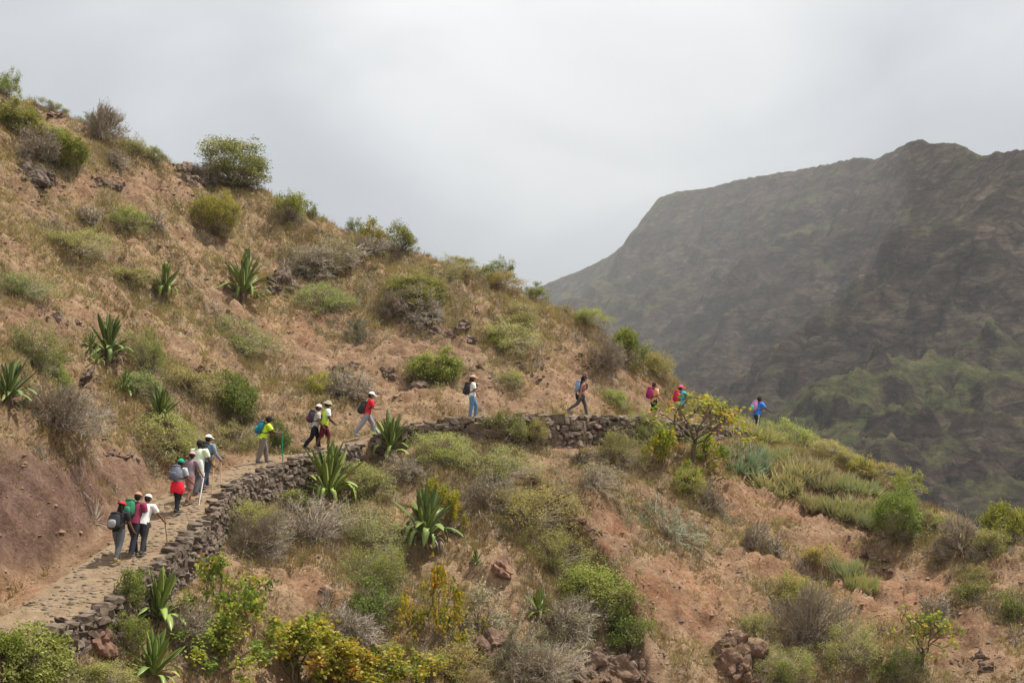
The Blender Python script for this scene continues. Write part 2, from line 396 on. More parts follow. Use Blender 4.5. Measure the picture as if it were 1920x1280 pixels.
lr = [P(1500, 838, 68.0), P(1580, 866, 65.5), P(1660, 908, 63.0), P(1730, 950, 61.0), P(1820, 990, 58.6), P(1920, 1015, 56.5), P(2200, 1110, 51), P(2600, 1250, 44)]
low += lr
for r in lr:
    r = np.array(r); low.append(r + np.array([2.5, 6, -3.5])); low.append(r + np.array([7, 18, -14])); low.append(r + np.array([15, 36, -28]))
low += [[12.6, 84, -7], [6, 100, -12]]
for x in (-30, -15, 0, 15, 30):
    low += [[x, 30 if x > -10 else 22, -15.5 if x > -10 else -13], [x, 16, -17], [x, 5, -9], [x, -3, -1.9]]
FU = tps_fit(up); FL = tps_fit(low)

# eroded gully edge on the lower slope
GUL = np.array([P(u, v, d)[:2] for u, v, d in ((975, 900, 54.6), (1040, 938, 53.6), (1095, 985, 52.2), (1140, 1030, 51.0), (1175, 1090, 49.6), (1195, 1160, 47.8), (1215, 1230, 46.2))])
def gully(x, y):
    best = np.full(x.shape, 1e9); s = np.zeros(x.shape); tt = np.zeros(x.shape)
    for i in range(len(GUL) - 1):
        a, b = GUL[i], GUL[i + 1]; dx, dy = b - a; L2 = dx * dx + dy * dy
        t = np.clip(((x - a[0]) * dx + (y - a[1]) * dy) / L2, 0, 1)
        d = np.hypot(a[0] + t * dx - x, a[1] + t * dy - y); m = d < best
        best = np.where(m, d, best); s = np.where(m, np.sign(dx * (y - a[1]) - dy * (x - a[0])), s); tt = np.where(m, (i + t) / (len(GUL) - 1), tt)
    side = best * s                                         # + on the right-hand, higher side
    end = smooth(0, 0.15, tt) * (1 - smooth(0.9, 1.0, tt))
    return (0.95 * smooth(-0.05, 0.32, side) * np.exp(-np.maximum(side, 0) / 3.0) - 0.95 * (1 - smooth(-0.32, 0.05, side)) * np.exp(np.minimum(side, 0) / 1.6)) * end

def height(x, y):
    sh = x.shape; x = x.ravel(); y = y.ravel()
    s, pz, ph, pw = edge_query(x, y)
    zu = np.clip(tps_eval(FU, x, y), -70, 34); zl = np.clip(tps_eval(FL, x, y), -70, 34)
    wob = noise(x * 1.7, y * 1.7, 9) * 0.12
    pa = s - pw
    far_in = smooth(0.3, 3.0, pa); far_out = smooth(0.2, 2.5, -s)
    rough = fbm(x / 3.4, y / 3.4, 3, 1) * 0.26 + fbm(x / 0.85, y / 0.85, 3, 2) * 0.085
    cr_ = np.maximum(0, ridged(x / 2.6 + 0.3 * noise(x, y, 4), y / 1.5, 2, 21) - 1.18) * 0.55
    lg = 0.30 * smooth(-.05, .05, fbm(x / 2.6 + 5, y / 1.9, 3, 25) - .12) + 0.16 * smooth(-.05, .05, fbm(x / 1.1, y / 0.9, 3, 27) - .1) + 0.10 * ridged(x / 0.55 + .4 * noise(x, y, 33), y / 2.4, 2, 29) - .4
    rough = rough + lg * .8
    zu2 = zu + rough * (0.55 + 0.6 * far_in) - cr_ * far_in
    bk = smooth(.2, 1, pa) * (1 - smooth(4.5, 7, pa)) * (1 - smooth(48, 53, y))
    zu2 = zu2 + bk * (.46 * fbm(x / 1.1, y / 1.1, 4, 57) + .30 * (ridged(x / .6, y / 1.3, 3, 58) - 1.25))
    zl2 = zl + rough * (0.2 + 0.95 * far_out) - cr_ * far_out + gully(x, y)
    zp = pz + fbm(x / 0.9, y / 0.9, 3, 3) * 0.035
    z = np.where(s < 0, zl2, 0)
    k = smooth(-0.15, 0.55, pa + wob * 2)
    z = np.where(s >= 0, zp * (1 - k) + np.maximum(zu2, np.where(pa < 1.0, zp - 0.05, -99)) * k, z)
    # away from the photographed slope the ground runs down into the valley
    ex = np.maximum(0, np.maximum(-40 - x, x - 36)); ey = np.maximum(0, np.maximum(y - 100, -8 - y))
    far = smooth(0, 240, np.hypot(ex, ey))
    z = z * (1 - far) + (-205 + 14 * fbm(x / 130, y / 130, 4, 8)) * far
    return z.reshape(sh), s.reshape(sh), pa.reshape(sh)

def grow(a, b, step, out, g=1.22):
    c = list(np.arange(a, b + 1e-6, step))
    lo = []; x = a; st = step
    while x > out[0]: st *= g; x -= st; lo.append(x)
    hi = []; x = b; st = step
    while x < out[1]: st *= g; x += st; hi.append(x)
    return np.array(lo[::-1] + c + hi)
gx = grow(-27.5, 24.5, 0.13, (-2300, 2300)); gy = grow(31.5, 79, 0.15, (-300, 2300))
GX, GY = np.meshgrid(gx, gy)
GZ, GS, GPA = height(GX, GY)
def zground(x, y):
    x = np.asarray(x, float); y = np.asarray(y, float)
    i = np.clip(np.searchsorted(gx, x) - 1, 0, len(gx) - 2); j = np.clip(np.searchsorted(gy, y) - 1, 0, len(gy) - 2)
    a = (x - gx[i]) / (gx[i + 1] - gx[i]); b = (y - gy[j]) / (gy[j + 1] - gy[j])
    return GZ[j, i] * (1 - a) * (1 - b) + GZ[j, i + 1] * a * (1 - b) + GZ[j + 1, i] * (1 - a) * b + GZ[j + 1, i + 1] * a * b
_t = np.arange(26, 100, 0.06)
def ground(u, v):
    """the point of the hillside that the photograph shows at this place"""
    for k in range(60):
        r = P(u, v, 1.0); z = zground(r[0] * _t, _t)
        h = np.nonzero(z > r[2] * _t)[0]
        if len(h): d = _t[h[0]]; return Vector((r[0] * d, d, float(z[h[0]])))
        v += 3
    return Vector((*P(u, v, 60.0),))

# zones of ground cover, looked up where each point of ground stands in the photograph
BARE = [(100, 930, 190, 95, 1), (50, 1010, 140, 80, 1), (230, 885, 80, 45, .8), (380, 875, 110, 30, .8), (640, 610, 90, 45, .55), (800, 640, 130, 45, .8), (760, 710, 170, 50, .7), (1000, 735, 210, 34, .8), (1150, 705, 90, 45, .8), (560, 690, 70, 40, .6),
        (70, 600, 90, 35, .6), (330, 640, 80, 40, .4), (180, 350, 120, 25, .6), (330, 350, 60, 30, .5), (1055, 885, 80, 50, .95), (1150, 985, 70, 60, .9), (1200, 1100, 90, 70, .9), (1290, 1150, 120, 70, .8), (1400, 915, 60, 30, .9), (1490, 960, 90, 30, .9), (1590, 1010, 90, 35, .8), (1500, 1050, 150, 55, .7), (1690, 1110, 140, 50, .8),
        (1830, 1220, 90, 60, .8), (1880, 1080, 60, 30, .6), (610, 1125, 60, 50, .8), (720, 780, 100, 22, .7), (590, 610, 35, 45, .6), (930, 1200, 60, 60, .8), (1170, 1230, 90, 60, .8), (1390, 1230, 80, 50, .7), (1050, 650, 100, 40, .6)]
REDZ = [(600, 615, 40, 50, .8), (600, 770, 50, 22, .7), (60, 1110, 160, 40, .75), (200, 1030, 60, 40, .4), (370, 690, 40, 25, .6), (1250, 1130, 170, 90, .8), (1430, 960, 150, 50, .65), (1560, 1080, 200, 80, .6), (1720, 1150, 200, 110, .6), (1100, 960, 90, 70, .45), (640, 1110, 110, 60, .4), (150, 330, 200, 60, .35), (560, 470, 160, 60, .3), (1200, 1110, 60, 70, .8), (1050, 945, 60, 30, .8), (1120, 1020, 50, 50, .8), (1540, 1060, 120, 40, .4), (500, 590, 60, 20, .4), (1190, 690, 60, 50, .5), (650, 605, 120, 60, .3), (1700, 1120, 140, 50, .35), (1850, 1200, 100, 80, .3), (30, 300, 50, 25, .4), (270, 350, 60, 30, .3), (60, 590, 90, 50, .35)]
GRASSY = [(130, 420, 160, 60, .5), (380, 400, 120, 40, .2), (560, 430, 100, 30, .3), (640, 470, 80, 40, .3), (940, 590, 110, 60, .5), (700, 560, 90, 60, .3), (650, 740, 90, 40, .5), (230, 780, 200, 60, .5), (600, 1040, 130, 50, .6), (850, 870, 130, 60, .6), (980, 960, 170, 70, .6), (1330, 900, 80, 70, .5), (1500, 840, 150, 60, .8), (1600, 900, 130, 50, .9), (1330, 770, 110, 30, .8), (760, 1130, 160, 80, .6), (1050, 1060, 120, 90, .6), (1740, 990, 80, 30, .4), (600, 850, 60, 12, .8), (180, 1170, 200, 60, .35), (350, 1000, 80, 60, .3), (1300, 720, 100, 30, .6), (1150, 600, 90, 40, .5), (240, 280, 120, 30, .5)]
def zone(Z, u, v):
    out = np.zeros(np.shape(u))
    for a, b, ru, rv, k in Z:
        out = np.maximum(out, k * (1 - smooth(0.55, 1.1, np.hypot((u - a) / ru, (v - b) / rv))))
    return out
def cover(x, y, z):
    u, v = proj(x, y, z)
    uw = u + 45 * fbm(x / 2.2, y / 2.2, 3, 31); vw = v + 28 * fbm(x / 2.2, y / 2.2, 3, 37)
    bare = zone(BARE, uw, vw); red = zone(REDZ, uw, vw); gr = zone(GRASSY, uw, vw)
    n = 0.5 + 0.75 * fbm(x / 2.8, y / 2.8, 4, 41)
    g = np.clip(0.16 + 1.0 * n + 0.8 * gr - 1.15 * bare, 0, 1)
    return u, v, g, red * np.clip(0.7 + fbm(x / 0.9, y / 0.9, 3, 45), 0, 1), bare
gu, gv, GG, GR, GB = cover(GX, GY, GZ)
onpath = smooth(-0.1, 0.1, GS) * (1 - smooth(-0.2, 0.3, GPA))
GG = GG * (1 - 0.6 * onpath)
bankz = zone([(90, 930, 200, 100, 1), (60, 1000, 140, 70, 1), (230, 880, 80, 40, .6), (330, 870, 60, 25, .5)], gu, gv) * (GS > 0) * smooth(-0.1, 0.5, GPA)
ny, nx = GX.shape
idx = np.arange(nx * ny).reshape(ny, nx)
quads = np.column_stack([idx[:-1, :-1].ravel(), idx[:-1, 1:].ravel(), idx[1:, 1:].ravel(), idx[1:, :-1].ravel()])
me = mesh_np('hillside', np.column_stack([GX.ravel(), GY.ravel(), GZ.ravel()]), quads, [M['earth']], smooth_=True)
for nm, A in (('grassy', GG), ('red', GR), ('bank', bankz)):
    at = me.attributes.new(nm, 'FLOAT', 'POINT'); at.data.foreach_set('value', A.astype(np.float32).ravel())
hill = link('hillside', me); tag(hill, 'red-brown dry hillside that the path is cut into', None, None, 'structure')

# ------------------------------------------------------------------ the mountain across the valley
def md(u): return 1150 + (1930 - min(u, 1930)) * 1.15
RP = [(560, 800), (760, 700), (900, 600), (1020, 532), (1060, 516), (1100, 500), (1150, 474), (1185, 442), (1210, 408), (1235, 370), (1270, 357), (1330, 351), (1390, 334), (1440, 326), (1500, 316), (1550, 306), (1600, 295), (1622, 294), (1640, 297), (1680, 278), (1705, 263), (1722, 260), (1745, 268), (1790, 266), (1815, 280), (1835, 291), (1870, 284), (1920, 279), (2000, 290), (2150, 240), (2400, 200), (2800, 260), (3300, 420)]
RW = np.array([P(u, v, md(u)) for u, v in RP])
ral = np.concatenate([[0], np.cumsum(np.hypot(*np.diff(RW[:, :2], axis=0).T))])
rs_ = np.arange(0, ral[-1], 5.0); RN = np.column_stack([np.interp(rs_, ral, RW[:, k]) for k in range(3)])
kern = np.exp(-(np.arange(-40, 41) * 5.0 / 80.0) ** 2); kern /= kern.sum()
RZS = np.convolve(np.pad(RN[:, 2], 40, mode='edge'), kern, 'valid')
mxs = np.concatenate([np.arange(-700, -60, 14), np.arange(-60, 450, 2.3), np.arange(450, 1100, 14)])
mys = np.concatenate([np.arange(470, 640, 6), np.arange(640, 1500, 2.7), np.arange(1500, 2260, 3.6), np.arange(2260, 2700, 14)])
MX, MY = np.meshgrid(mxs, mys)
fx_, fy_ = MX.ravel(), MY.ravel(); bd = np.full(fx_.size, 1e18); bi = np.zeros(fx_.size, int)
for k in range(0, len(RN)):
    dd = (fx_ - RN[k, 0]) ** 2 + (fy_ - RN[k, 1]) ** 2; m = dd < bd; bd[m] = dd[m]; bi[m] = k
ti = np.clip(bi, 1, len(RN) - 2); tg = RN[ti + 1, :2] - RN[ti - 1, :2]
sg = np.sign(tg[:, 0] * (fy_ - RN[bi, 1]) - tg[:, 1] * (fx_ - RN[bi, 0]))
t = (np.sqrt(bd) * -sg).reshape(MX.shape)                   # metres in front of the crest
al_ = (bi * 5.0 + ((fx_ - RN[bi, 0]) * tg[:, 0] + (fy_ - RN[bi, 1]) * tg[:, 1]) / (np.hypot(tg[:, 0], tg[:, 1]) + 1e-9)).reshape(MX.shape)
crest = RN[bi, 2].reshape(MX.shape); crest_s = RZS[bi].reshape(MX.shape)
fw = np.maximum(t, 0)
fq = fw * (1 + .16 * fbm(al_ / 120, fw / 200, 3, 55))
drop = 1.25 * np.minimum(fq, 110) + 0.74 * np.clip(fq - 110, 0, 150) + 1.05 * np.clip(fq - 260, 0, 130) + 0.45 * np.maximum(fq - 390, 0)
mixk = smooth(0, 120, fw)
rel = smooth(4, 130, fw)
wx = al_ + 24 * fbm(MX / 150, MY / 150, 3, 51)
gul = (ridged(wx / 175, fw / 480 + wx / 900, 5, 61, 0.5) - 1.25)
z = crest * (1 - mixk) + crest_s * mixk - drop + gul * 60 * rel + fbm(MX / 60, MY / 60, 4, 63) * 14 * smooth(0, 60, fw) + fbm(MX / 16, MY / 16, 4, 66) * (1.0 + 2.6 * smooth(-5, 25, fw))
def spur(pts, wid):
    pts = np.array(pts, float); best = np.full(MX.shape, 1e9); zz = np.zeros(MX.shape)
    for p_, q_ in zip(pts[:-1], pts[1:]):
        dx, dy = q_[0] - p_[0], q_[1] - p_[1]; t_ = np.clip(((MX - p_[0]) * dx + (MY - p_[1]) * dy) / (dx * dx + dy * dy), 0, 1)
        dd = np.hypot(p_[0] + t_ * dx - MX, p_[1] + t_ * dy - MY); m = dd < best
        best = np.where(m, dd, best); zz = np.where(m, p_[2] + t_ * (q_[2] - p_[2]), zz)
    return zz - best * wid
n45 = fbm(MX / 38, MY / 38, 5, 71, .55) * 13 + (ridged(MX / 70, MY / 70, 3, 77) - 1.2) * 22
s1 = spur([P(2000, 610, 1020), P(1800, 660, 960), P(1690, 672, 930), P(1610, 690, 900), P(1520, 770, 860), P(1440, 860, 820)], 0.60) + n45
s2 = spur([P(2150, 720, 900), P(1930, 775, 830), P(1800, 815, 790), P(1690, 850, 750), P(1600, 925, 710)], 0.66) + n45
s3 = spur([P(1860, 690, 880), P(1760, 740, 840), P(1700, 790, 800), P(1600, 820, 770)], 0.75) + n45
def smax(p_, q_, k=10):
    h = np.clip(0.5 + 0.5 * (p_ - q_) / k, 0, 1); return q_ * (1 - h) + p_ * h + k * h * (1 - h)
green = np.where(s1 > z, 0.75, 0.0) * (s2 < s1) + np.where(s2 > np.maximum(z, s1), 0.15, 0.0) + np.where(s3 > np.maximum(z, np.maximum(s1, s2)), 0.3, 0)
z = smax(smax(smax(z, s1), s2), s3)
terr = 13.0
wz = z + fbm(MX / 90, MY / 90, 3, 81) * 14
tam = np.clip(.55 + fbm(MX / 55, MY / 55, 3, 87), 0, 1.5); z = z - 3.4 * np.sin(2 * math.pi * wz / 23.0) * rel * tam - 1.0 * np.sin(2 * math.pi * wz / 7.3 + 1) * rel * tam
MD = 0; back = np.maximum(-t, 0); z = np.where(t < 0, crest - 0.55 * back + fbm(MX / 16, MY / 16, 3, 66) * 1.2 + fbm(MX / 60, MY / 60, 3, 63) * 8 * smooth(0, 60, back), z)
cg = (1 - smooth(20, 170, fw)) * 0.12 + smooth(1450, 2000, MY) * 0.38 + .25 * fbm(MX / 80, MY / 80, 3, 85)
z = np.maximum(z, -222)
ny2, nx2 = MX.shape; id2 = np.arange(nx2 * ny2).reshape(ny2, nx2)
q2 = np.column_stack([id2[:-1, :-1].ravel(), id2[:-1, 1:].ravel(), id2[1:, 1:].ravel(), id2[1:, :-1].ravel()])
me = mesh_np('mountain', np.column_stack([MX.ravel(), MY.ravel(), z.ravel()]), q2, [M['mountain']], smooth_=True)
at = me.attributes.new('green', 'FLOAT', 'POINT'); at.data.foreach_set('value', (green + cg).astype(np.float32).ravel())
mt = link('mountain', me); tag(mt, 'dark hazy mountain face across the valley', None, None, 'structure')
MTOP = float(z.max())

# ------------------------------------------------------------------ the air
HX = max(abs(gx[0]), gx[-1], 1400) + 40; HY0 = gy[0] - 40; HY1 = max(gy[-1], 2700) + 40
HZ0 = min(float(GZ.min()), -222) - 1.0; HZ1 = MTOP + 6
hv = [(x, y, zz) for zz in (HZ0, HZ1) for y in (HY0, HY1) for x in (-HX, HX)]
hm, nt = mat('haze')
pv = N(nt, 'ShaderNodeVolumePrincipled'); pv.inputs['Density'].default_value = 0.000088; pv.inputs['Color'].default_value = (0.88, 0.90, 0.92, 1); pv.inputs['Anisotropy'].default_value = 0.1
nt.links.new(pv.outputs[0], N(nt, 'ShaderNodeOutputMaterial').inputs['Volume'])
hz = link('haze', mesh_np('haze', hv, [(0, 2, 3, 1), (4, 5, 7, 6), (0, 1, 5, 4), (2, 6, 7, 3), (0, 4, 6, 2), (1, 3, 7, 5)], [hm]))
tag(hz, 'pale haze between the hillside and the mountain', None, None, 'stuff')

# a bank of mist hanging before the far left shoulder of the mountain
mm, nt = mat('mist')
pv = N(nt, 'ShaderNodeVolumePrincipled'); pv.inputs['Density'].default_value = 0.00014; pv.inputs['Color'].default_value = (0.92, 0.93, 0.93, 1)
nt.links.new(pv.outputs[0], N(nt, 'ShaderNodeOutputMaterial').inputs['Volume'])
bm = bmesh.new(); bmesh.ops.create_icosphere(bm, subdivisions=4, radius=1.0)
bmesh.ops.scale(bm, vec=(235, 640, 190), verts=bm.verts[:]); me = bpy.data.meshes.new('mist'); bm.to_mesh(me); bm.free(); me.materials.append(mm)
ms_ = link('mist', me, None, P(1190, 440, 1500)); tag(ms_, 'thin mist drifting before the shoulder of the far mountain', None, None, 'stuff')
HZ1 = max(HZ1, P(1190, 440, 1500)[2] + 196)
for v_ in hz.data.vertices:
    if v_.co.z > 0: v_.co.z = HZ1
from mathutils import noise as mnoise
# ------------------------------------------------------------------ stones
def block_mesh(name, seed, m, p=6.0, jit=0.085, n=3):
    """an angular stone: a cube of 3 x 3 cells a side pulled part of the way to a rounded block and knocked about"""
    rs = np.random.RandomState(seed); bm = bmesh.new(); bmesh.ops.create_cube(bm, size=2.0)
    bmesh.ops.subdivide_edges(bm, edges=bm.edges[:], cuts=n - 2, use_grid_fill=True)
    tilt = rs.normal(0, 0.16, (3, 3))
    for v in bm.verts:
        c = np.array(v.co); r = (np.abs(c) ** p).sum() ** (1 / p); c = c / r
        c = c + tilt @ c * np.array([1, .5, 1]) + rs.normal(0, jit, 3); v.co = c * 0.5
    bmesh.ops.triangulate(bm, faces=bm.faces[:])
    me = bpy.data.meshes.new(name); bm.to_mesh(me); bm.free(); me.materials.append(m); return me
WS = [block_mesh('stone', 100 + k, M['wall_stone']) for k in range(9)]
CB = [block_mesh('cobble', 200 + k, M['cobble'], 3.0, 0.05) for k in range(6)]
def lump_mesh(name, seed, m, sub=2, amp=0.22, crack=0.12):
    rs = np.random.RandomState(seed); bm = bmesh.new(); bmesh.ops.create_icosphere(bm, subdivisions=sub, radius=0.5)
    pl = rs.normal(0, 1, (13, 3)); pl /= np.linalg.norm(pl, axis=1)[:, None]; ds = rs.uniform(0.22, 0.38, 13)
    for v in bm.verts:
        c = np.array(v.co)
        for a, d in zip(pl, ds):
            q = c @ a
            if q > d: c = c - a * (q - d)
        c += rs.normal(0, 0.12 * amp / (4 * sub), 3); q = Vector(c) * 3.1 + Vector((seed, 0, 0)); c = c * (1 + .30 * mnoise.fractal(q, .8, 2.1, 5) - .22 * max(0, .16 - abs(mnoise.noise(q * .8 + Vector((9, 3, 1))))) / .16); v.co = c
    me = bpy.data.meshes.new(name); bm.to_mesh(me); bm.free(); me.materials.append(m); return me
RK = [lump_mesh('rock', 300 + k, M['dark_rock'], 4) for k in range(6)]

arc = np.concatenate([[0], np.cumsum(np.linalg.norm(np.diff(edge[:, :3], axis=0), axis=1))])
def at_arc(s):
    r = np.array([np.interp(s, arc, edge[:, k]) for k in range(5)])
    i = int(np.clip(np.searchsorted(arc, s) - 1, 0, len(tan) - 1)); return r, tan[i], nrm[i]
eu, ev = proj(edge[:, 0], edge[:, 1], edge[:, 2])
good = np.arange(len(edge)); good = good[(edge[:, 1] > 30) & (edge[:, 1] < 72)]
def arc_of_u(u): return float(np.interp(u, eu[good], arc[good]))

def color(o, c, a=1.0): o.color = (c[0], c[1], c[2], a); return o
def build_wall(name, label, u0, u1, big, seed, group, dk=1.0):
    rs = np.random.RandomState(seed); a0, a1 = arc_of_u(u0), arc_of_u(u1)
    mid, _, _ = at_arc((a0 + a1) / 2)
    root = thing(name, label, 'dry stone wall', (mid[0], mid[1], mid[2]), 0, group)
    items = []
    hmax = max(at_arc(s)[0][3] for s in np.linspace(a0, a1, 40)) + 0.25
    dep = 0.0; row = 0
    while dep < hmax:
        hh = rs.uniform(0.15, 0.25) * big; s = a0 + rs.uniform(-0.2, 0.1)
        while s < a1:
            bg_ = rs.choice([.75, 1.0, 1.0, 1.0, 1.5]); w = rs.uniform(0.20, 0.46) * big * bg_
            h = hh * rs.uniform(0.78, 1.25) * (1.45 if bg_ > 1.2 else 1.0)
            r, t_, n_ = at_arc(s + w / 2)
            if dep + h * 0.3 < r[3] + 0.18:
                out = -n_ * (0.0 + 0.06 * dep + rs.uniform(-0.03, 0.06))
                pos = np.array([r[0] + out[0], r[1] + out[1], r[2] + 0.07 - dep - h / 2 + rs.uniform(-0.04, 0.04)])
                ang = math.atan2(t_[1], t_[0])
                items.append((pos, (rs.normal(0, 0.16), rs.normal(0, 0.24), ang + rs.normal(0, 0.24)), (w * 1.04, rs.uniform(0.28, 0.4), h * 1.08), rs.uniform(0.6, 1.4), rs.randint(len(WS))))
            s += w * 0.97
        dep += hh * 0.93; row += 1
    # flat cap stones at the lip
    s = a0
    while s < a1:
        w = rs.uniform(0.26, 0.6); r, t_, n_ = at_arc(s + w / 2)
        ins = rs.uniform(0.06, 0.24)
        pos = np.array([r[0] + n_[0] * ins, r[1] + n_[1] * ins, r[2] + rs.uniform(0.02, 0.09)])
        if r[3] > 0.25: items.append((pos, (rs.normal(0, 0.08), rs.normal(0, 0.1), math.atan2(t_[1], t_[0]) + rs.normal(0, 0.2)), (w, rs.uniform(0.3, 0.55), rs.uniform(0.10, 0.20)), rs.uniform(0.8, 1.3), rs.randint(len(WS))))
        s += w * rs.uniform(0.95, 1.3)
    items.sort(key=lambda q: -(q[2][0] * q[2][2]) / q[0][1] ** 2)
    for q in items[:296]:
        o = link('stone', WS[q[4]], root, q[0] - mid[:3], q[1], q[2]); g = q[3] * dk; color(o, (g, g * rs.uniform(0.94, 1.0), g * rs.uniform(0.88, 0.98)))
    rest = items[296:]
    if rest:
        S = Soup()
        for q in rest:
            me = WS[q[4]]; V = np.array([v.co for v in me.vertices]); Fc = np.array([p.vertices[:] for p in me.polygons])
            Mx = np.array(Matrix.LocRotScale(Vector(q[0] - mid[:3]), Euler(q[1]), Vector(q[2])))
            S.add(V @ Mx[:3, :3].T + Mx[:3, 3], Fc)
        o = link('small_stones', S.mesh('small_stones', [M['wall_stone']]), root); o['kind'] = 'stuff'
    return root
build_wall('dry_stone_wall', 'long dark rubble wall holding up the cobbled path where it climbs from the lower left', 42, 668, 0.78, 1, None, .62)
build_wall('dry_stone_wall', 'level dry stone wall under the walkers in blue jeans and grey leggings', 705, 1412, 1.0, 2, None, .84)

# ------------------------------------------------------------------ the path: a dirt sheet with cobbles set in it
pa0, pa1 = arc_of_u(-40) - 3, arc_of_u(1436)
M['path'] = path_material()
ss = np.arange(pa0, pa1, 0.16); V = []; cols = 14
for s in ss:
    r, t_, n_ = at_arc(s)
    for c in range(cols + 1):
        d = -0.02 + r[4] * (.80 if r[1] < 52 else 1.02) * c / cols; V.append([r[0] + n_[0] * d, r[1] + n_[1] * d, 0])
V = np.array(V); V[:, 2] = zground(V[:, 0], V[:, 1]) + 0.03
ii = np.arange(len(ss) * (cols + 1)).reshape(len(ss), cols + 1)
path = link('path', mesh_np('path', V, np.column_stack([ii[:-1, :-1].ravel(), ii[1:, :-1].ravel(), ii[1:, 1:].ravel(), ii[:-1, 1:].ravel()]), [M['path']], smooth_=True))
tag(path, 'cobbled footpath climbing across the hillside', None, None, 'structure')
cob = []; s = pa0 + 1
rs = np.random.RandomState(3)
while s < arc_of_u(640):
    r, t_, n_ = at_arc(s); d = rs.uniform(0.2, 0.4); lim = r[4] * rs.uniform(0.66, 0.8)
    row = rs.uniform(0.13, 0.24)
    while d < lim:
        w = rs.uniform(0.13, 0.33)
        if rs.rand() < 0.92 and noise(s * .8, d * 1.1, 53) + .5 * noise(s * 2.1, d * 2.3, 54) < .42:
            p = np.array([r[0] + n_[0] * (d + w / 2) + rs.normal(0, .02), r[1] + n_[1] * (d + w / 2) + rs.normal(0, .02), 0]); hgt = rs.uniform(0.10, 0.16)
            p[2] = zground(p[0], p[1]) + 0.03 - hgt * 0.5 + rs.uniform(0.0, 0.036)
            cob.append((p, (rs.normal(0, .05), rs.normal(0, .05), math.atan2(n_[1], n_[0]) + rs.normal(0, .3)), (w * 1.0, row * rs.uniform(.8, 1.15), hgt), rs.uniform(.78, 1.2), rs.randint(len(CB))))
        d += w * 1.03
    s += row
cob.sort(key=lambda q: -(q[2][0] * q[2][1]) / q[0][1] ** 3)
for q in cob[:298]:
    color(link('cobble', CB[q[4]], path, q[0], q[1], q[2]), (q[3], q[3], q[3]))
S = Soup()
for q in cob[298:]:
    me = CB[q[4]]; Vv = np.array([v.co for v in me.vertices]); Fc = np.array([p.vertices[:] for p in me.polygons])
    Mx = np.array(Matrix.LocRotScale(Vector(q[0]), Euler(q[1]), Vector(q[2]))); S.add(Vv @ Mx[:3, :3].T + Mx[:3, 3], Fc)
o = link('small_cobbles', S.mesh('small_cobbles', [M['cobble']]), path); o['kind'] = 'stuff'

# ------------------------------------------------------------------ plants: meshes
def tubes(S, A, B, ra, rb, tint, sides=3):
    A = np.asarray(A, float); B = np.asarray(B, float); n = len(A)
    d = B - A; d /= np.linalg.norm(d, axis=1)[:, None] + 1e-9
    ref = np.where(np.abs(d[:, 2:3]) > 0.9, np.array([[1., 0, 0]]), np.array([[0, 0, 1.]]))
    x = np.cross(d, ref); x /= np.linalg.norm(x, axis=1)[:, None] + 1e-9; y = np.cross(d, x)
    ra = np.broadcast_to(ra, n)[:, None]; rb = np.broadcast_to(rb, n)[:, None]
    ring = []
    for k in range(sides):
        a = 2 * math.pi * k / sides; o_ = x * math.cos(a) + y * math.sin(a); ring.append(A + o_ * ra); ring.append(B + o_ * rb)
    V = np.stack(ring, 1).reshape(-1, 3); base = np.arange(n)[:, None] * 2 * sides
    fs = []
    for k in range(sides):
        j = (k + 1) % sides; fs.append(base + np.array([[2 * k, 2 * j, 2 * j + 1, 2 * k + 1]]))
    S.add(V, np.concatenate(fs), np.tile(np.broadcast_to(tint, n), sides))
def leaves(S, C, L, Wd, rs, tint, up=0.4, fold=0.0):
    n = len(C); d = rs.normal(0, 1, (n, 3)); d /= np.linalg.norm(d, axis=1)[:, None]
    nr = rs.normal(0, 1, (n, 3)); nr[:, 2] += up * 2; nr -= d * (nr * d).sum(1)[:, None]; nr /= np.linalg.norm(nr, axis=1)[:, None] + 1e-9
    s_ = np.cross(d, nr); L = np.broadcast_to(L, n)[:, None]; Wd = np.broadcast_to(Wd, n)[:, None]
    V = np.stack([C, C + d * L * .45 + s_ * Wd * .5 + nr * L * fold, C + d * L, C + d * L * .45 - s_ * Wd * .5 + nr * L * fold], 1).reshape(-1, 3)
    b = np.arange(n)[:, None] * 4
    S.add(V, np.concatenate([b + np.array([[0, 1, 2]]), b + np.array([[0, 2, 3]])]), np.concatenate([tint, tint]))
def dome(rs, n, W_, H, lo=-0.12, lump=0.3):
    """ends of the branches: a lumpy dome"""
    az = rs.rand(n) * 2 * math.pi; zc = rs.uniform(lo, 1, n) ** 1.0; zc = np.where(zc < 0, zc, zc)
    rr = np.sqrt(np.clip(1 - zc ** 2, 0, 1)); D = np.column_stack([rr * np.cos(az), rr * np.sin(az), zc])
    lob = rs.normal(0, 1, (9, 3)); lob[:, 2] = np.abs(lob[:, 2]) * .8; lob /= np.linalg.norm(lob, axis=1)[:, None]
    g = np.exp((D @ lob.T - 1) * 7) @ rs.uniform(0.25, 1.0, 9)
    k = (1 - lump) + lump * 1.5 * np.clip(g, 0, 1.2)
    return D * k[:, None] * np.array([W_ / 2, W_ / 2, H])
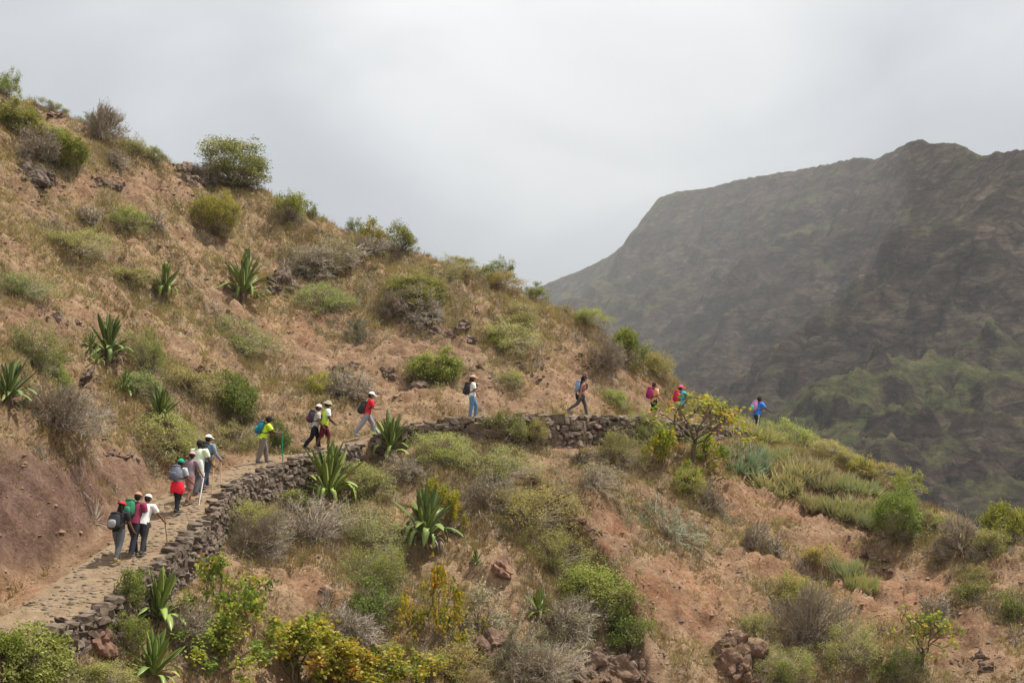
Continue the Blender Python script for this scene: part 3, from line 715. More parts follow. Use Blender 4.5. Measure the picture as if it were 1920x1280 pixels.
def gen_shrub(kind, W_, H, seed):
    rs = np.random.RandomState(seed); St = Soup(); Fo = Soup()
    area = W_ * W_
    nend = {'green': 90, 'dense': 120, 'olive': 85, 'dry': 130, 'pale': 60}[kind]; nend = int(nend * (0.5 + 0.28 * area ** 0.7))
    E = dome(rs, nend, W_, H, -0.05 if kind != 'dry' else 0.02, 0.58 if kind != 'dense' else .45) ; E = E * rs.uniform(.78 if kind != 'dense' else .9, 1.13 if kind != 'dense' else 1.05, nend)[:, None]
    nb = rs.randint(5, 9); bs = rs.normal(0, 0.05 * W_, (nb, 3)); bs[:, 2] = -0.12 * H
    B = bs[rs.randint(nb, size=nend)]
    m = B * 0.45 + E * 0.55 + np.column_stack([rs.normal(0, .05 * W_, nend), rs.normal(0, .05 * W_, nend), rs.normal(0.06 * H, .05 * H, nend)])
    r0 = 0.007 + 0.005 * W_
    tt = rs.rand(nend)
    q1 = B * .7 + m * .3 + rs.normal(0, .02 * W_, (nend, 3))
    tubes(St, B, q1, r0, r0 * .7, tt * .5); tubes(St, q1, m, r0 * .7, r0 * .55, tt * .7); tubes(St, m, E, r0 * .55, r0 * .25, tt)
    # twigs
    nt_ = {'green': 3, 'dense': 3, 'olive': 5, 'dry': 13, 'pale': 12}[kind]
    ix = np.repeat(np.arange(nend), nt_); f = rs.uniform(.35, 1, len(ix))[:, None]
    T0 = m[ix] * (1 - f) + E[ix] * f
    dirv = E[ix] / (np.linalg.norm(E[ix], axis=1)[:, None] + 1e-6) + rs.normal(0, .75, (len(ix), 3)) + np.array([0, 0, .25 if kind != 'pale' else -.1])
    dirv /= np.linalg.norm(dirv, axis=1)[:, None]; ln = rs.uniform(.06, .2, len(ix))[:, None] * (W_ ** .7)
    T1 = T0 + dirv * ln; T1[:, 2] = np.maximum(T1[:, 2], -.1 * H)
    if kind in ('dry', 'pale'):
        k = T0 + dirv * ln * .5 + rs.normal(0, .02, T0.shape)
        S_ = St if kind == 'dry' else Fo
        tw = .008 if kind == 'dry' else .009
        tubes(S_, T0, k, tw, tw * .8, rs.rand(len(ix)) ** .8); tubes(S_, k, T1 + (np.array([0, 0, -.06]) if kind == 'pale' else 0), tw * .8, tw * .4, rs.rand(len(ix)) ** .7)
    else: tubes(St, T0, T1, .007, .004, rs.rand(len(ix)))
    tips = np.concatenate([E, T1])
    hz_ = tips[:, 2] / H
    if kind in ('green', 'dense'): pr = 0.08 + 0.92 * smooth(.2, .62, hz_ + rs.normal(0, .1, len(tips)))
    elif kind == 'olive': pr = 0.30 + 0.6 * smooth(.1, .6, hz_)
    elif kind == 'pale': pr = np.full(len(tips), .12)
    else: pr = np.full(len(tips), .05)
    nb_ = np.array([mnoise.noise(Vector(q_) * (2.6 / W_ ** .5) + Vector((seed % 97, 0, 0))) for q_ in tips]); pr = pr * (np.clip(.92 + 1.9 * nb_, 0.08, 1.3) if kind != 'dense' else np.clip(1.0 + 1.5 * nb_, .3, 1.2))
    tips = tips[rs.rand(len(tips)) < pr]
    ll = {'green': .078, 'dense': .082, 'olive': .065, 'dry': .05, 'pale': .06}[kind] * (0.75 + .14 * W_)
    per = {'green': 26, 'dense': 30, 'olive': 18, 'dry': 8, 'pale': 7}[kind]
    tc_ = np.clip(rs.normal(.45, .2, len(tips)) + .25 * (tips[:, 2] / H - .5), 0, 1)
    ix = np.repeat(np.arange(len(tips)), per)
    C = tips[ix] + rs.normal(0, .035 + .028 * W_, (len(ix), 3)) * np.array([1, 1, .75])
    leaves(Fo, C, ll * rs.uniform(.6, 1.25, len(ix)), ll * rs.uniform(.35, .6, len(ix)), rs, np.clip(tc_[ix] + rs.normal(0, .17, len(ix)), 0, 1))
    al = np.concatenate(Fo.v + St.v); kx = W_ / 2 / np.percentile(np.hypot(al[:, 0], al[:, 1]), 95); kz = H / np.percentile(al[:, 2], 98)
    for S_ in (Fo, St): S_.v = [q * np.array([kx, kx, kz]) for q in S_.v]
    lm = {'green': 'green_leaf', 'dense': 'green_leaf', 'olive': 'olive_leaf', 'dry': 'olive_leaf', 'pale': 'pale_leaf'}[kind]
    return Fo.mesh('foliage', [M[lm]]), St.mesh('stems', [M['twig']])
_sh = {}
def shrub_mesh(kind, size, var):
    k = (kind, size, var)
    if k not in _sh: _sh[k] = gen_shrub(kind, {0: .85, 1: 1.7, 2: 3.0}[size], {0: .5, 1: .95, 2: 1.6}[size], hash((len(kind) * 7 + ord(kind[0]), size, var)) % 99991)
    return _sh[k]
def normal_at(x, y, e_=0.5):
    return Vector((-(zground(x + e_, y) - zground(x - e_, y)) / (2 * e_), -(zground(x, y + e_) - zground(x, y - e_)) / (2 * e_), 1)).normalized()
def stand(o, p, tilt=0.6, rz=0.0):
    n = normal_at(p.x, p.y, 0.8); up_ = Vector((0, 0, 1)).lerp(n, tilt).normalized()
    q = Vector((0, 0, 1)).rotation_difference(up_)
    o.location = p; o.rotation_euler = (q.to_matrix() @ Matrix.Rotation(rz, 3, 'Z')).to_euler()
_cnt = {}
FEET = []
def shrub(kind, u, v, w, h, label, tint=(1, 1, 1), group=None, name=None, tilt=0.6):
    p = ground(u, v - 0.12 * h); ww = w / F * p.y; hh = h / F * p.y
    FEET.append((p.x, p.y, ww))
    size = 0 if ww < 1.25 else 1 if ww < 2.4 else 2
    _cnt[(kind, size)] = _cnt.get((kind, size), -1) + 1
    fo, st = shrub_mesh(kind, size, _cnt[(kind, size)] % 3)
    nm = name or {'green': 'green_shrub', 'dense': 'green_shrub', 'olive': 'scrub_bush', 'dry': 'dry_bush', 'pale': 'wispy_bush'}[kind]
    o = thing(nm, label, 'bush' if name is None else name.replace('_', ' '), p, 0, group)
    stand(o, p, tilt, random.uniform(0, 6.28)); nom = {0: .85, 1: 1.7, 2: 3.0}[size]; nh = {0: .5, 1: .95, 2: 1.6}[size]
    o.scale = (ww / nom, ww / nom, hh / nh * 1.02)
    j = lambda: random.uniform(.92, 1.08)
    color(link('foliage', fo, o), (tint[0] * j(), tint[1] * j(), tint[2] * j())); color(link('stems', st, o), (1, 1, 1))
    return o
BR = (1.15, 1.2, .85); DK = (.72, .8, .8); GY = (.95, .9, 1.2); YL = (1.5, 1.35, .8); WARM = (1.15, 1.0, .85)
SHRUBS = [
 # the crest, from the upper left
 ('green', 6, 176, 56, 54, 'leafy bush cut by the left edge of the photo, topmost on the crest', BR),
 ('dense', 27, 250, 74, 58, 'round green bush with a dark underside, below the topmost bush at the left edge', BR),
 ('olive', 95, 205, 70, 22, 'low fringe of scrub on the crest just below the topmost bush', DK),
 ('dry', 188, 264, 78, 60, 'dark round bush standing against the sky above the upper left rocks', (.85, .85, .9)),
 ('green', 182, 240, 62, 34, 'thin green top growing on the dark round bush against the sky', DK),
 ('dry', 76, 305, 84, 58, 'grey leafless bush over the large dark outcrop at upper left', (.8, .8, .85)),
 ('dense', 122, 322, 62, 66, 'bright green bush hugging the right side of the dark outcrop', BR),
 ('olive', 90, 262, 90, 32, 'flat olive scrub between the round bush and the dark outcrop', (1, 1, .8)),
 ('olive', 250, 292, 80, 34, 'olive scrub on the skyline right of the dark round bush', (1, 1, .9)),
 ('olive', 290, 302, 60, 26, 'small skyline scrub just left of the cracked rock pillar', DK),
 ('dry', 215, 310, 60, 28, 'small brown bush below the skyline scrub at upper left', (1, .95, .9)),
 ('dense', 442, 350, 132, 80, 'largest bush on the skyline, green above and grey below', (.95, 1.0, 1.0)),
 ('dry', 395, 352, 60, 40, 'bare grey twigs between the cracked rock pillar and the largest skyline bush', (1.2, 1.2, 1.2)),
 ('dense', 404, 442, 98, 74, 'ball shaped vivid green bush alone on the upper slope', (1.25, 1.25, .8)),
 ('green', 540, 416, 78, 52, 'yellowish green bush with grey twigs on the crest above the slope', BR),
 ('olive', 582, 408, 40, 32, 'dull green bush touching the yellowish bush on the crest', DK),
 ('green', 674, 410, 58, 36, 'little round crowned tree standing up against the sky', DK, 'small_tree'),
 ('green', 700, 472, 78, 54, 'lime green bush below the little round crowned tree', (1.35, 1.25, .7)),
 ('green', 758, 470, 66, 54, 'grey green bush joined to the right of the lime green bush', (.95, 1, 1.1)),
 ('dry', 690, 480, 70, 30, 'grey bare twigs under the lime green bush', (1.2, 1.15, 1.1)),
 ('olive', 862, 500, 60, 22, 'flat scrub on the crest left of the domed skyline bush', (1, 1, .8)),
 ('green', 920, 512, 76, 44, 'domed bush on the skyline where the slope meets the far mountain', (.9, 1, 1)),
 ('green', 998, 560, 48, 34, 'small soft green bush on the skyline before the pale far ridge', (1.1, 1.15, 1)),
 ('olive', 1095, 606, 96, 32, 'strip of bright scrub running down the skyline above the big grey green bush', (.9, 1.15, .7)),
 ('dense', 1160, 676, 84, 58, 'green right half of the double bush on the skyline above the walkers', (.95, 1.05, .9)),
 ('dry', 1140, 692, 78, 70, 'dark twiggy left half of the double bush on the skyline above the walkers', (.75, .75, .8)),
 ('olive', 1222, 700, 76, 46, 'pale scrub on the skyline right of the double bush', (1.2, 1.15, .9)),
 # upper slope
 ('olive', 240, 432, 78, 42, 'low bush on the upper slope left of the ball shaped bush', (.95, 1.05, .8)),
 ('dry', 285, 430, 44, 30, 'grey twigs at the right end of a low bush on the upper slope', (1.2, 1.1, 1.1)),
 ('olive', 140, 478, 130, 54, 'wide olive thicket streaked with grey on the upper left slope', (1, 1, .9)),
 ('dry', 165, 420, 50, 30, 'dark brown bush on the upper left slope above the wide olive thicket', (.8, .75, .75)),
 ('olive', 42, 558, 120, 46, 'flat dark green bush at the left edge, level with the upper agaves', (.75, .95, .7)),
 ('olive', 236, 532, 92, 36, 'brownish scrub left of the upper left agave', (1, .95, .8)),
 ('olive', 605, 512, 180, 44, 'wide grey brown scrub above the dark block of rock', (.95, .9, .95)),
 ('dry', 590, 508, 160, 40, 'mat of grey twigs spread above the dark block of rock', (1, .95, .95)),
 ('olive', 615, 582, 118, 48, 'olive bush on the slope right of the dark block of rock', (1, 1.05, .85)),
 ('dense', 795, 570, 140, 44, 'broad green crown of the wide bush in the middle of the slope', (1.1, 1.1, .8)),
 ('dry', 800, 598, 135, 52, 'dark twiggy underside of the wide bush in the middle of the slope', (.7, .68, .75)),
 ('dry', 735, 590, 60, 40, 'grey twigs at the left end of the wide bush in mid slope', (1.2, 1.15, 1)),
 ('olive', 850, 530, 120, 40, 'grey scrub above and right of the wide bush in mid slope', (1.1, 1, 1)),
 ('olive', 930, 545, 90, 40, 'brown scrub under the domed skyline bush', (1.15, 1, .9)),
 ('olive', 450, 658, 136, 46, 'flat olive bush alone below the upper right agave', (.85, .95, .8)),
 ('pale', 672, 637, 50, 36, 'small grey ball of wiry stems on the bare red slope', (.8, .78, .8)),
 ('olive', 960, 650, 130, 44, 'low olive scrub right of the wide mid slope bush', (1.1, 1.15, .85)),
 ('green', 928, 650, 50, 26, 'small green bush at the left end of low olive scrub', BR),
 ('olive', 980, 610, 90, 36, 'dull scrub on the slope below the small soft green skyline bush', (1.1, 1.05, .9)),
 ('dense', 822, 722, 92, 64, 'bright green bush behind the woman in the white top', (1.15, 1.2, .8)),
 ('olive', 790, 712, 50, 44, 'grey green left side of the bright bush behind the woman in white', (1, 1, 1)),
 ('olive', 960, 722, 60, 26, 'tiny scrub on the bare slope above the woman in jeans', (1, 1.0, .8)),
 ('olive', 1152, 762, 56, 32, 'small green bush by the path between the walker in leggings and the peach shirt', (1, 1.15, .8)),
 ('olive', 1230, 660, 40, 20, 'tuft of scrub high on the slope over the peach shirted walker', WARM),
 # left slope over the path
 ('green', 55, 690, 130, 78, 'large sprawling green bush at the left edge above the agave', (.85, .95, .8)),
 ('olive', 100, 722, 90, 44, 'dark green skirt below the large sprawling bush at left', (.75, .9, .7)),
 ('olive', 275, 690, 120, 64, 'dark bush behind and right of the tall left agave', (.72, .85, .7)),
 ('olive', 250, 735, 100, 44, 'olive bush below the tall left agave', (.8, .9, .75)),
 ('dry', 110, 800, 150, 76, 'big grey leafless thicket right of the agave at the left edge', (.95, .92, .95)),
 ('olive', 345, 742, 110, 56, 'greyish olive bush above the lowest left agave', (1, 1, .95)),
 ('dense', 440, 778, 96, 62, 'leafy green bush on the slope above the man in neon yellow', (.85, 1, .8)),
 ('olive', 330, 845, 170, 60, 'long low bush spreading under the lowest left agave', (.95, 1, .75)),
 ('olive', 440, 838, 130, 50, 'brown olive scrub behind the man in neon yellow', (.95, .9, .8)),
 ('green', 528, 850, 50, 56, 'dark green bush beside the green walking stick', (.7, .9, .7)),
 ('dry', 640, 745, 100, 44, 'dead grey brushwood above the man in the red shirt', (1.1, 1, .95)),
 ('olive', 590, 735, 50, 34, 'lime tinged weed patch above the hi-vis walker', (1.25, 1.35, .7)),
 ('olive', 1345, 784, 110, 36, 'pale scrub on the skyline left of the man in the blue shirt', (1.2, 1.1, 1)),
 ('olive', 1394, 778, 36, 24, 'green leafy scrub right behind the man in the blue shirt', (1, 1.15, .7)),
 # below the wall
 ('green', 955, 832, 100, 56, 'leafy bush climbing the level wall right of the woman in jeans', (.9, .95, .9)),
 ('olive', 1000, 830, 60, 40, 'thin olive sprays on the wall beside the leafy climbing bush', (1, 1.05, .8)),
 ('olive', 835, 862, 120, 44, 'yellow olive bush under the wall below the woman in jeans', (1.15, 1.2, .8)),
 ('olive', 930, 895, 150, 56, 'wide olive bush below the leafy climbing bush', (.95, 1, .85)),
 ('olive', 1158, 866, 110, 62, 'grey olive bush against the wall below the walker in leggings', (.9, .9, .85)),
 ('olive', 1205, 832, 90, 46, 'dark green bush over the wall below the peach shirted walker', (.85, .95, .8)),
 ('dry', 480, 1040, 130, 80, 'grey twiggy bush below the foot of the curving wall', (1.05, 1, 1)),
 ('olive', 480, 1010, 130, 76, 'olive bush at the foot of the curving rubble wall', (.95, 1, .85)),
 ('dry', 585, 1015, 150, 66, 'mauve grey dead thicket below the big bright agave', (1, .95, 1)),
 ('olive', 690, 930, 110, 60, 'olive bush right of the big bright agave under the wall', (.9, .95, .8)),
 ('dry', 770, 900, 90, 46, 'pale bleached brushwood right of the agave by the wall', (1.4, 1.35, 1.3)),
 ('olive', 560, 955, 60, 40, 'small green bush at the lower left of the big bright agave', (.8, 1, .7)),
 ('olive', 690, 1030, 150, 74, 'grey olive thicket left of the dark agave', (1, 1, .95)),
 ('olive', 710, 1110, 140, 76, 'feathery olive bush below the thicket left of the dark agave', (.95, 1.05, .8)),
 ('green', 690, 1165, 120, 66, 'dull green bush low on the slope left of the yellow leaved shrub', (.75, .9, .75)),
 ('dry', 660, 1200, 120, 44, 'dark dead brush below the dull green low bush', (.75, .7, .7)),
 ('pale', 910, 955, 130, 62, 'silvery wiry bush right of the dark agave', (.95, .9, .9)),
 ('olive', 990, 985, 160, 86, 'broad hazy olive thicket above the gully edge', (1.05, 1.1, .9)),
 ('olive', 1035, 1070, 130, 84, 'tall olive thicket along the left side of the eroded gully', (1, 1.1, .85)),
 ('dense', 1110, 1165, 150, 92, 'vivid green bush low in the eroded gully', (.95, 1.1, .75)),
 ('green', 1175, 1225, 110, 70, 'dark green bush at the gully mouth above the dark rock', (.7, .9, .7)),
 ('dry', 1060, 1180, 120, 64, 'grey twigs before the vivid green gully bush', (1.15, 1.1, 1.1)),
 ('pale', 1115, 915, 120, 52, 'pale wispy bush on the bare ground under the level wall', (1, .95, .95)),
 ('pale', 1085, 880, 44, 34, 'small dark wiry tuft at the upper left of the pale wispy bush', (.6, .6, .6)),
 ('pale', 1255, 1012, 150, 58, 'spreading silver green bush over the red bank in the lower right', (.95, 1, .95)),
 ('dry', 1330, 972, 76, 64, 'brown twiggy bush below the yellow leaved small tree', (1.05, .95, .85)),
 ('dry', 1408, 1034, 54, 56, 'upright grey brown bush right of the silver green bush', (.95, .85, .85)),
 ('dry', 1445, 1040, 50, 30, 'straw pale low bush beside the upright grey brown bush', (1.5, 1.35, 1.15)),
 ('olive', 1290, 920, 90, 50, 'olive growth at the foot of the yellow leaved small tree', (1.1, 1.1, .7)),
 ('dense', 1686, 1014, 126, 92, 'dense round vivid green bush below the aloe slope', (.85, .98, .6)),
 ('green', 1690, 925, 80, 44, 'light green bush on the skyline above the dense round bush', (1.25, 1.25, .9)),
 ('green', 1612, 895, 50, 34, 'yellow green bush peeping over the skyline of the aloe slope', (1.35, 1.3, .8)),
 ('olive', 1500, 835, 150, 46, 'long green scrub along the skyline right of the man in blue', (1, 1.15, .75)),
 ('olive', 1570, 862, 110, 36, 'grey scrub lower along the skyline right of the man in blue', (1.1, 1.05, .9)),
 ('olive', 1640, 900, 90, 36, 'straw coloured scrub on the skyline above the dense round bush', (1.25, 1.15, .9)),
 ('dry', 1795, 1040, 96, 64, 'grey twiggy bush right of the dense round vivid bush', (1.15, 1.1, 1.05)),
 ('dense', 1885, 1030, 100, 76, 'green bush cut by the right edge of the photo', (1.1, 1.1, .75)),
 ('olive', 1850, 1050, 70, 60, 'grey green bush left of the bush at the right edge', (1.1, 1.1, 1)),
 ('olive', 1755, 985, 70, 26, 'low green scrub on the skyline right of the dense round bush', (1.1, 1.15, .8)),
 ('green', 1822, 1135, 86, 50, 'flat green bush on the red slope near the right edge', (.95, 1, .8)),
 ('olive', 1825, 1095, 60, 36, 'grey bush just above the flat green bush near the right edge', (1, 1, .9)),
 ('green', 1902, 1172, 70, 56, 'dark green bush at the right edge, lower than the others there', (.8, .95, .8)),
 ('dry', 1755, 1170, 60, 50, 'black brown dead bush on the red slope above the small yellow flecked tree', (.6, .58, .6)),
 ('dry', 1515, 1215, 140, 110, 'large grey spray of dead stems at the bottom right', (1.15, 1.1, 1.1)),
 ('olive', 1490, 1140, 90, 60, 'thin olive weeds above the large spray of dead stems', (1.15, 1.1, .85)),
 ('olive', 1600, 1250, 150, 80, 'olive green thicket right of the large spray of dead stems', (.85, .95, .75)),
 ('olive', 1470, 1285, 130, 54, 'olive bush at the bottom edge under the spray of dead stems', (1, 1.05, .8)),
 ('green', 1680, 1285, 100, 56, 'dark green bush under the small yellow flecked tree', (.7, .8, .7)),
 ('olive', 1530, 1060, 80, 44, 'small yellow weed patch left of the lone aloe clump', (1.2, 1.15, .75)),
 ('olive', 1420, 1190, 70, 40, 'grey green tuft above the dark mound of rock', (1, 1, .95)),
 ('pale', 890, 1200, 120, 90, 'pale tangle of bare roots hanging below the boulder', (1.15, 1.1, 1.1)),
 ('pale', 960, 1260, 130, 90, 'bleached root tangle at the bottom left of the dark rock', (1.1, 1.05, 1.05)),
 ('pale', 1060, 1215, 130, 70, 'web of bare grey roots over the dark rock', (1.05, 1, 1)),
 ('dry', 1010, 1275, 160, 60, 'dead grey branches along the bottom below the root web', (1.2, 1.15, 1.15)),
 ('olive', 850, 1275, 120, 60, 'dry olive weeds at the bottom edge right of the yellow shrubs', (1.1, 1, .8)),
 # lower left corner
 ('green', 236, 1222, 84, 70, 'light leafy bush between the two lower left agaves', (1.2, 1.2, .95)),
 ('green', 238, 1150, 66, 74, 'leafy bush at the end of the rubble wall by the path', (.85, .95, .8)),
 ('dense', 60, 1285, 170, 92, 'big fresh green bush in the bottom left corner', (.95, 1.1, .7)),
 ('dense', 12, 1235, 60, 44, 'round fresh green bush at the left edge below the path', (.95, 1.1, .7)),
 ('dry', 350, 1225, 120, 80, 'dark dead thicket behind the bottom agave', (.7, .68, .68)),
 ('olive', 190, 1285, 110, 50, 'small leafed weeds at the bottom between the corner bush and the agave', (1.1, 1.1, .85)),
]
for r in SHRUBS:
    shrub(r[0], r[1], r[2], r[3] * 1.04, r[4] * (.84 if r[0] == 'olive' else .93), r[5], r[6], None, r[7] if len(r) > 7 else None, 0.6)

# physic nut: open branched shrubs with yellowing leaves at the branch ends
def gen_nut(seed, W_, H, nmain, per, spread=1.0, trunk=0.0):
    rs = np.random.RandomState(seed); St = Soup(); Fo = Soup(); tips = []
    def grow_(p, d, ln, r, lev):
        q = p.copy()
        for k in range(3):
            d2 = d + rs.normal(0, .22, 3) + np.array([0, 0, .10]); d2 /= np.linalg.norm(d2)
            nx_ = q + d2 * ln / 3; tubes(St, [q], [nx_], r * (1 - .12 * k), r * (1 - .12 * (k + 1)), rs.rand(), 5); q = nx_; d = d2
        if lev == 0: tips.append(q); return
        for k in range(rs.randint(2, 4)):
            a = d * .8 + rs.normal(0, .62 * spread, 3); a[2] += .12; a /= np.linalg.norm(a)
            grow_(q, a, ln * rs.uniform(.6, .88), r * .62, lev - 1)
        if rs.rand() < .4: tips.append(q)
    for k in range(nmain):
        az = 2 * math.pi * (k + rs.rand() * .7) / nmain; el = rs.uniform(.5, 1.2)
        d = np.array([math.cos(az) * math.cos(el), math.sin(az) * math.cos(el), math.sin(el)])
        if trunk: p0 = np.array([0, 0, trunk]) + rs.normal(0, .03, 3)
        else: p0 = np.array([rs.normal(0, .08), rs.normal(0, .08), -.1])
        grow_(p0, d, .75, .034, 2)
    if trunk: tubes(St, [[0.05, 0, -.15]], [[-.03, 0, trunk * .5]], .075, .065, .4, 6); tubes(St, [[-.03, 0, trunk * .5]], [[0, 0, trunk + .05]], .065, .055, .4, 6)
    tips = np.array(tips); tc_ = np.clip(rs.normal(.5, .2, len(tips)), 0, 1)
    ix = np.repeat(np.arange(len(tips)), per)
    C = tips[ix] + rs.normal(0, .11, (len(ix), 3)); n = len(ix)
    # five-lobed leaf: a fan of five small triangles round the stalk
    d = rs.normal(0, 1, (n, 3)); d /= np.linalg.norm(d, axis=1)[:, None]; nr = rs.normal(0, .6, (n, 3)) + np.array([0, 0, 1.0]); nr -= d * (nr * d).sum(1)[:, None]; nr /= np.linalg.norm(nr, axis=1)[:, None]
    s_ = np.cross(d, nr); L = (rs.uniform(.045, .095, n))[:, None]; V = [C]
    for a, rr in ((-1.5, .75), (-.75, 1), (0, 1.1), (.75, 1), (1.5, .75)): V.append(C + (d * math.cos(a) + s_ * math.sin(a)) * L * rr - nr * L * .18 * abs(a))
    V = np.stack(V, 1).reshape(-1, 3); b = np.arange(n)[:, None] * 6
    tt = np.clip(tc_[ix] + rs.normal(0, .18, n), 0, 1)
    Fo.add(V, np.concatenate([b + np.array([[0, k, k + 1]]) for k in (1, 2, 3, 4)]), np.tile(tt, 4))
    allv = np.concatenate(Fo.v + St.v); ext = np.percentile(np.abs(allv[:, :2]), 97); top = np.percentile(allv[:, 2], 99)
    kx, kz = W_ / 2 / ext, H / top
    for S_ in (Fo, St): S_.v = [q * np.array([kx, kx, kz]) for q in S_.v]
    return Fo.mesh('foliage', [M['nut_leaf']]), St.mesh('branches', [M['bark']])
NUT = [gen_nut(501, 2.6, 1.7, 6, 34), gen_nut(502, 2.6, 1.7, 7, 40), gen_nut(503, 2.6, 1.7, 5, 30), gen_nut(504, 2.6, 2.3, 7, 9, 1.1, .75)]
def nut(var, u, v, w, h, label, tint=(1, 1, 1), nm='yellowing_shrub', cat='shrub'):
    p = ground(u, v - 0.04 * h); ww = w / F * p.y; hh = h / F * p.y
    o = thing(nm, label, cat, p); stand(o, p, .25, random.uniform(0, 6.28)); o.scale = (ww / 2.6, ww / 2.6, hh / (1.7 if var < 3 else 2.3))
    color(link('foliage', NUT[var][0], o), tint); color(link('branches', NUT[var][1], o), (1, 1, 1))
nut(2, 415, 1185, 190, 130, 'open green and yellow shrub right of the leafy agave by the wall end', (.8, .95, 1))
nut(0, 420, 1262, 170, 90, 'yellow green shrub with a bare trunk at the bottom right of the lowest agave', (.85, 1, 1))
nut(1, 560, 1292, 230, 130, 'widest yellow leaved shrub at the bottom edge', (1, 1, 1))
nut(1, 640, 1285, 150, 80, 'golden shrub joined to the right of the widest yellow shrub', (1.1, .98, .9))
nut(0, 740, 1296, 170, 86, 'yellow and orange shrub at the bottom edge left of the weeds', (1.05, .95, .9))
nut(2, 812, 1205, 120, 140, 'upright orange flecked shrub below the dark agave', (1.15, .95, .8))
nut(0, 822, 965, 66, 66, 'small golden shrub just above the dark agave', (1.1, 1, .8))
nut(1, 845, 985, 50, 56, 'yellow sprig leaning right of the dark agave', (1.05, 1.05, .8))
nut(2, 900, 1195, 70, 36, 'little low yellow shrub right of the orange flecked shrub', (1.1, 1, .8))
nut(3, 1298, 874, 176, 128, 'small yellow leaved tree with a bent trunk in front of the level wall', (1.02, 1.05, .9), 'small_tree', 'tree')
nut(1, 1242, 880, 80, 72, 'yellow green shrub left of the bent trunk, below the wall', (1, 1.05, .9))
nut(0, 1325, 870, 80, 54, 'lime yellow shrub right of the bent trunk', (.95, 1.1, .9))
nut(2, 1292, 912, 60, 44, 'low lime shrub at the foot of the bent trunk', (.9, 1.1, .9))
nut(3, 1730, 1268, 130, 124, 'small yellow flecked tree with fanning branches at the bottom right', (.85, .95, .9), 'small_tree', 'tree')
nut(0, 1905, 1010, 70, 60, 'yellow sprigs above the bush at the right edge', (.95, 1, .9))

# ------------------------------------------------------------------ agaves, every leaf a piece
def agave_leaf(name, bend, wide, droop, m, seed, curl=0.0):
    rs = np.random.RandomState(seed); n = 9; V = []; ang = 0.0; y = z = 0.0; ts = np.linspace(0, 1, n)
    for i, t_ in enumerate(ts):
        if i:
            ang = bend * t_ ** 1.4 + droop * smooth(.45, .75, t_); y += math.sin(ang) / (n - 1); z += math.cos(ang) / (n - 1)
        w = wide * (0.55 + 0.9 * t_ - 0.15 * t_ ** 2) * (1 - t_ ** 4.5) ** .9 + .002 if t_ < 1 else .002
        ny_, nz_ = math.cos(ang), -math.sin(ang)               # leaf normal (upper side faces the stem)
        lift = w * .34; th = .012 * (1 - t_) + .003
        sx = curl * math.sin(t_ * 3) * .05
        V += [[sx - w, y - ny_ * lift, z - nz_ * lift], [sx, y + ny_ * .002, z + nz_ * .002], [sx + w, y - ny_ * lift, z - nz_ * lift], [sx, y + ny_ * th * 1.6, z + nz_ * th * 1.6]]
    Fq = []
    for i in range(n - 1):
        for k in range(4):
            j = (k + 1) % 4; Fq.append([i * 4 + k, i * 4 + j, i * 4 + 4 + j, i * 4 + 4 + k])
    V = np.array(V); V[:, 0] += 0
    tint = np.repeat(np.clip(.35 + .4 * np.repeat(ts[:-1], 4) * 0 + rs.normal(0, .08, (n - 1) * 4), 0, 1), 1)
    return mesh_np(name, V, Fq, [m], tint, True)
AL = [agave_leaf('leaf', .12, .060, 0, M['agave_leaf'], 1), agave_leaf('leaf', .38, .058, 0, M['agave_leaf'], 2, .5), agave_leaf('leaf', .75, .060, .5, M['agave_leaf'], 3, -.5), agave_leaf('leaf', .5, .062, 1.7, M['agave_leaf'], 4), agave_leaf('dead_leaf', 1.2, .032, .8, M['agave_dead'], 5, 1.5)]
def agave(u, v, w, h, label, n=32, tint=(1, 1, 1), droop=0.5, dead=7, tilt=0.15, spread=1.0):
    n = int(n * 1.35)
    p = ground(u, v - .22 * h); ww = w / F * p.y; hh = h / F * p.y
    o = thing('agave', label, 'agave', p); stand(o, p, tilt, 0); rs = np.random.RandomState(int(u) * 7 + int(v))
    L0 = max(hh * .80, ww * .55)
    st = Soup(); tubes(st, [[0, 0, -.15]], [[0, 0, .22 * L0]], .10 * L0, .085 * L0, .2, 7); color(link('stem', st.mesh('stem', [M['twig']]), o), (.8, .75, .7))
    for k in range(n):
        f = (k + .5) / n                                       # 0 = heart, 1 = lowest
        az = k * 2.39996 + rs.normal(0, .15); ti = (.06 + 1.25 * f ** 1.25) * spread + rs.normal(0, .12)
        if f < .4: m_ = 0
        elif f < .72: m_ = rs.choice([0, 1, 1, 2])
        else: m_ = 3 if rs.rand() < droop else 2
        if m_ == 3: ti = min(ti, .95)
        ln = L0 * (1.0 - .12 * f) * rs.uniform(.72, 1.12)
        b = L0 * .04 * f
        l_ = link('leaf', AL[m_], o, (-math.sin(az) * b, math.cos(az) * b, L0 * (.22 - .14 * f)), (-ti, rs.normal(0, .12), az), (ln * rs.uniform(.9, 1.4), ln, ln))
        g = rs.uniform(.85, 1.35) * (1.1 + (.75 * f if m_ >= 2 else .2 * f)); wr_ = 1.0 if rs.rand() > .14 else 1.5; color(l_, (tint[0] * g * wr_, tint[1] * g * (1 + (wr_ - 1) * .5), tint[2] * g))
    for k in range(dead):
        az = rs.rand() * 6.28; ln = L0 * rs.uniform(.4, .62)
        color(link('dead_leaf', AL[4], o, (-math.sin(az) * .07 * L0, math.cos(az) * .07 * L0, L0 * .08), (-1.25 + rs.normal(0, .2), 0, az), (ln, ln, ln)), (1, 1, 1))
agave(308, 566, 76, 66, 'agave with folded lower leaves, left of the two on the upper slope', 30, (1.05, 1.05, 1))
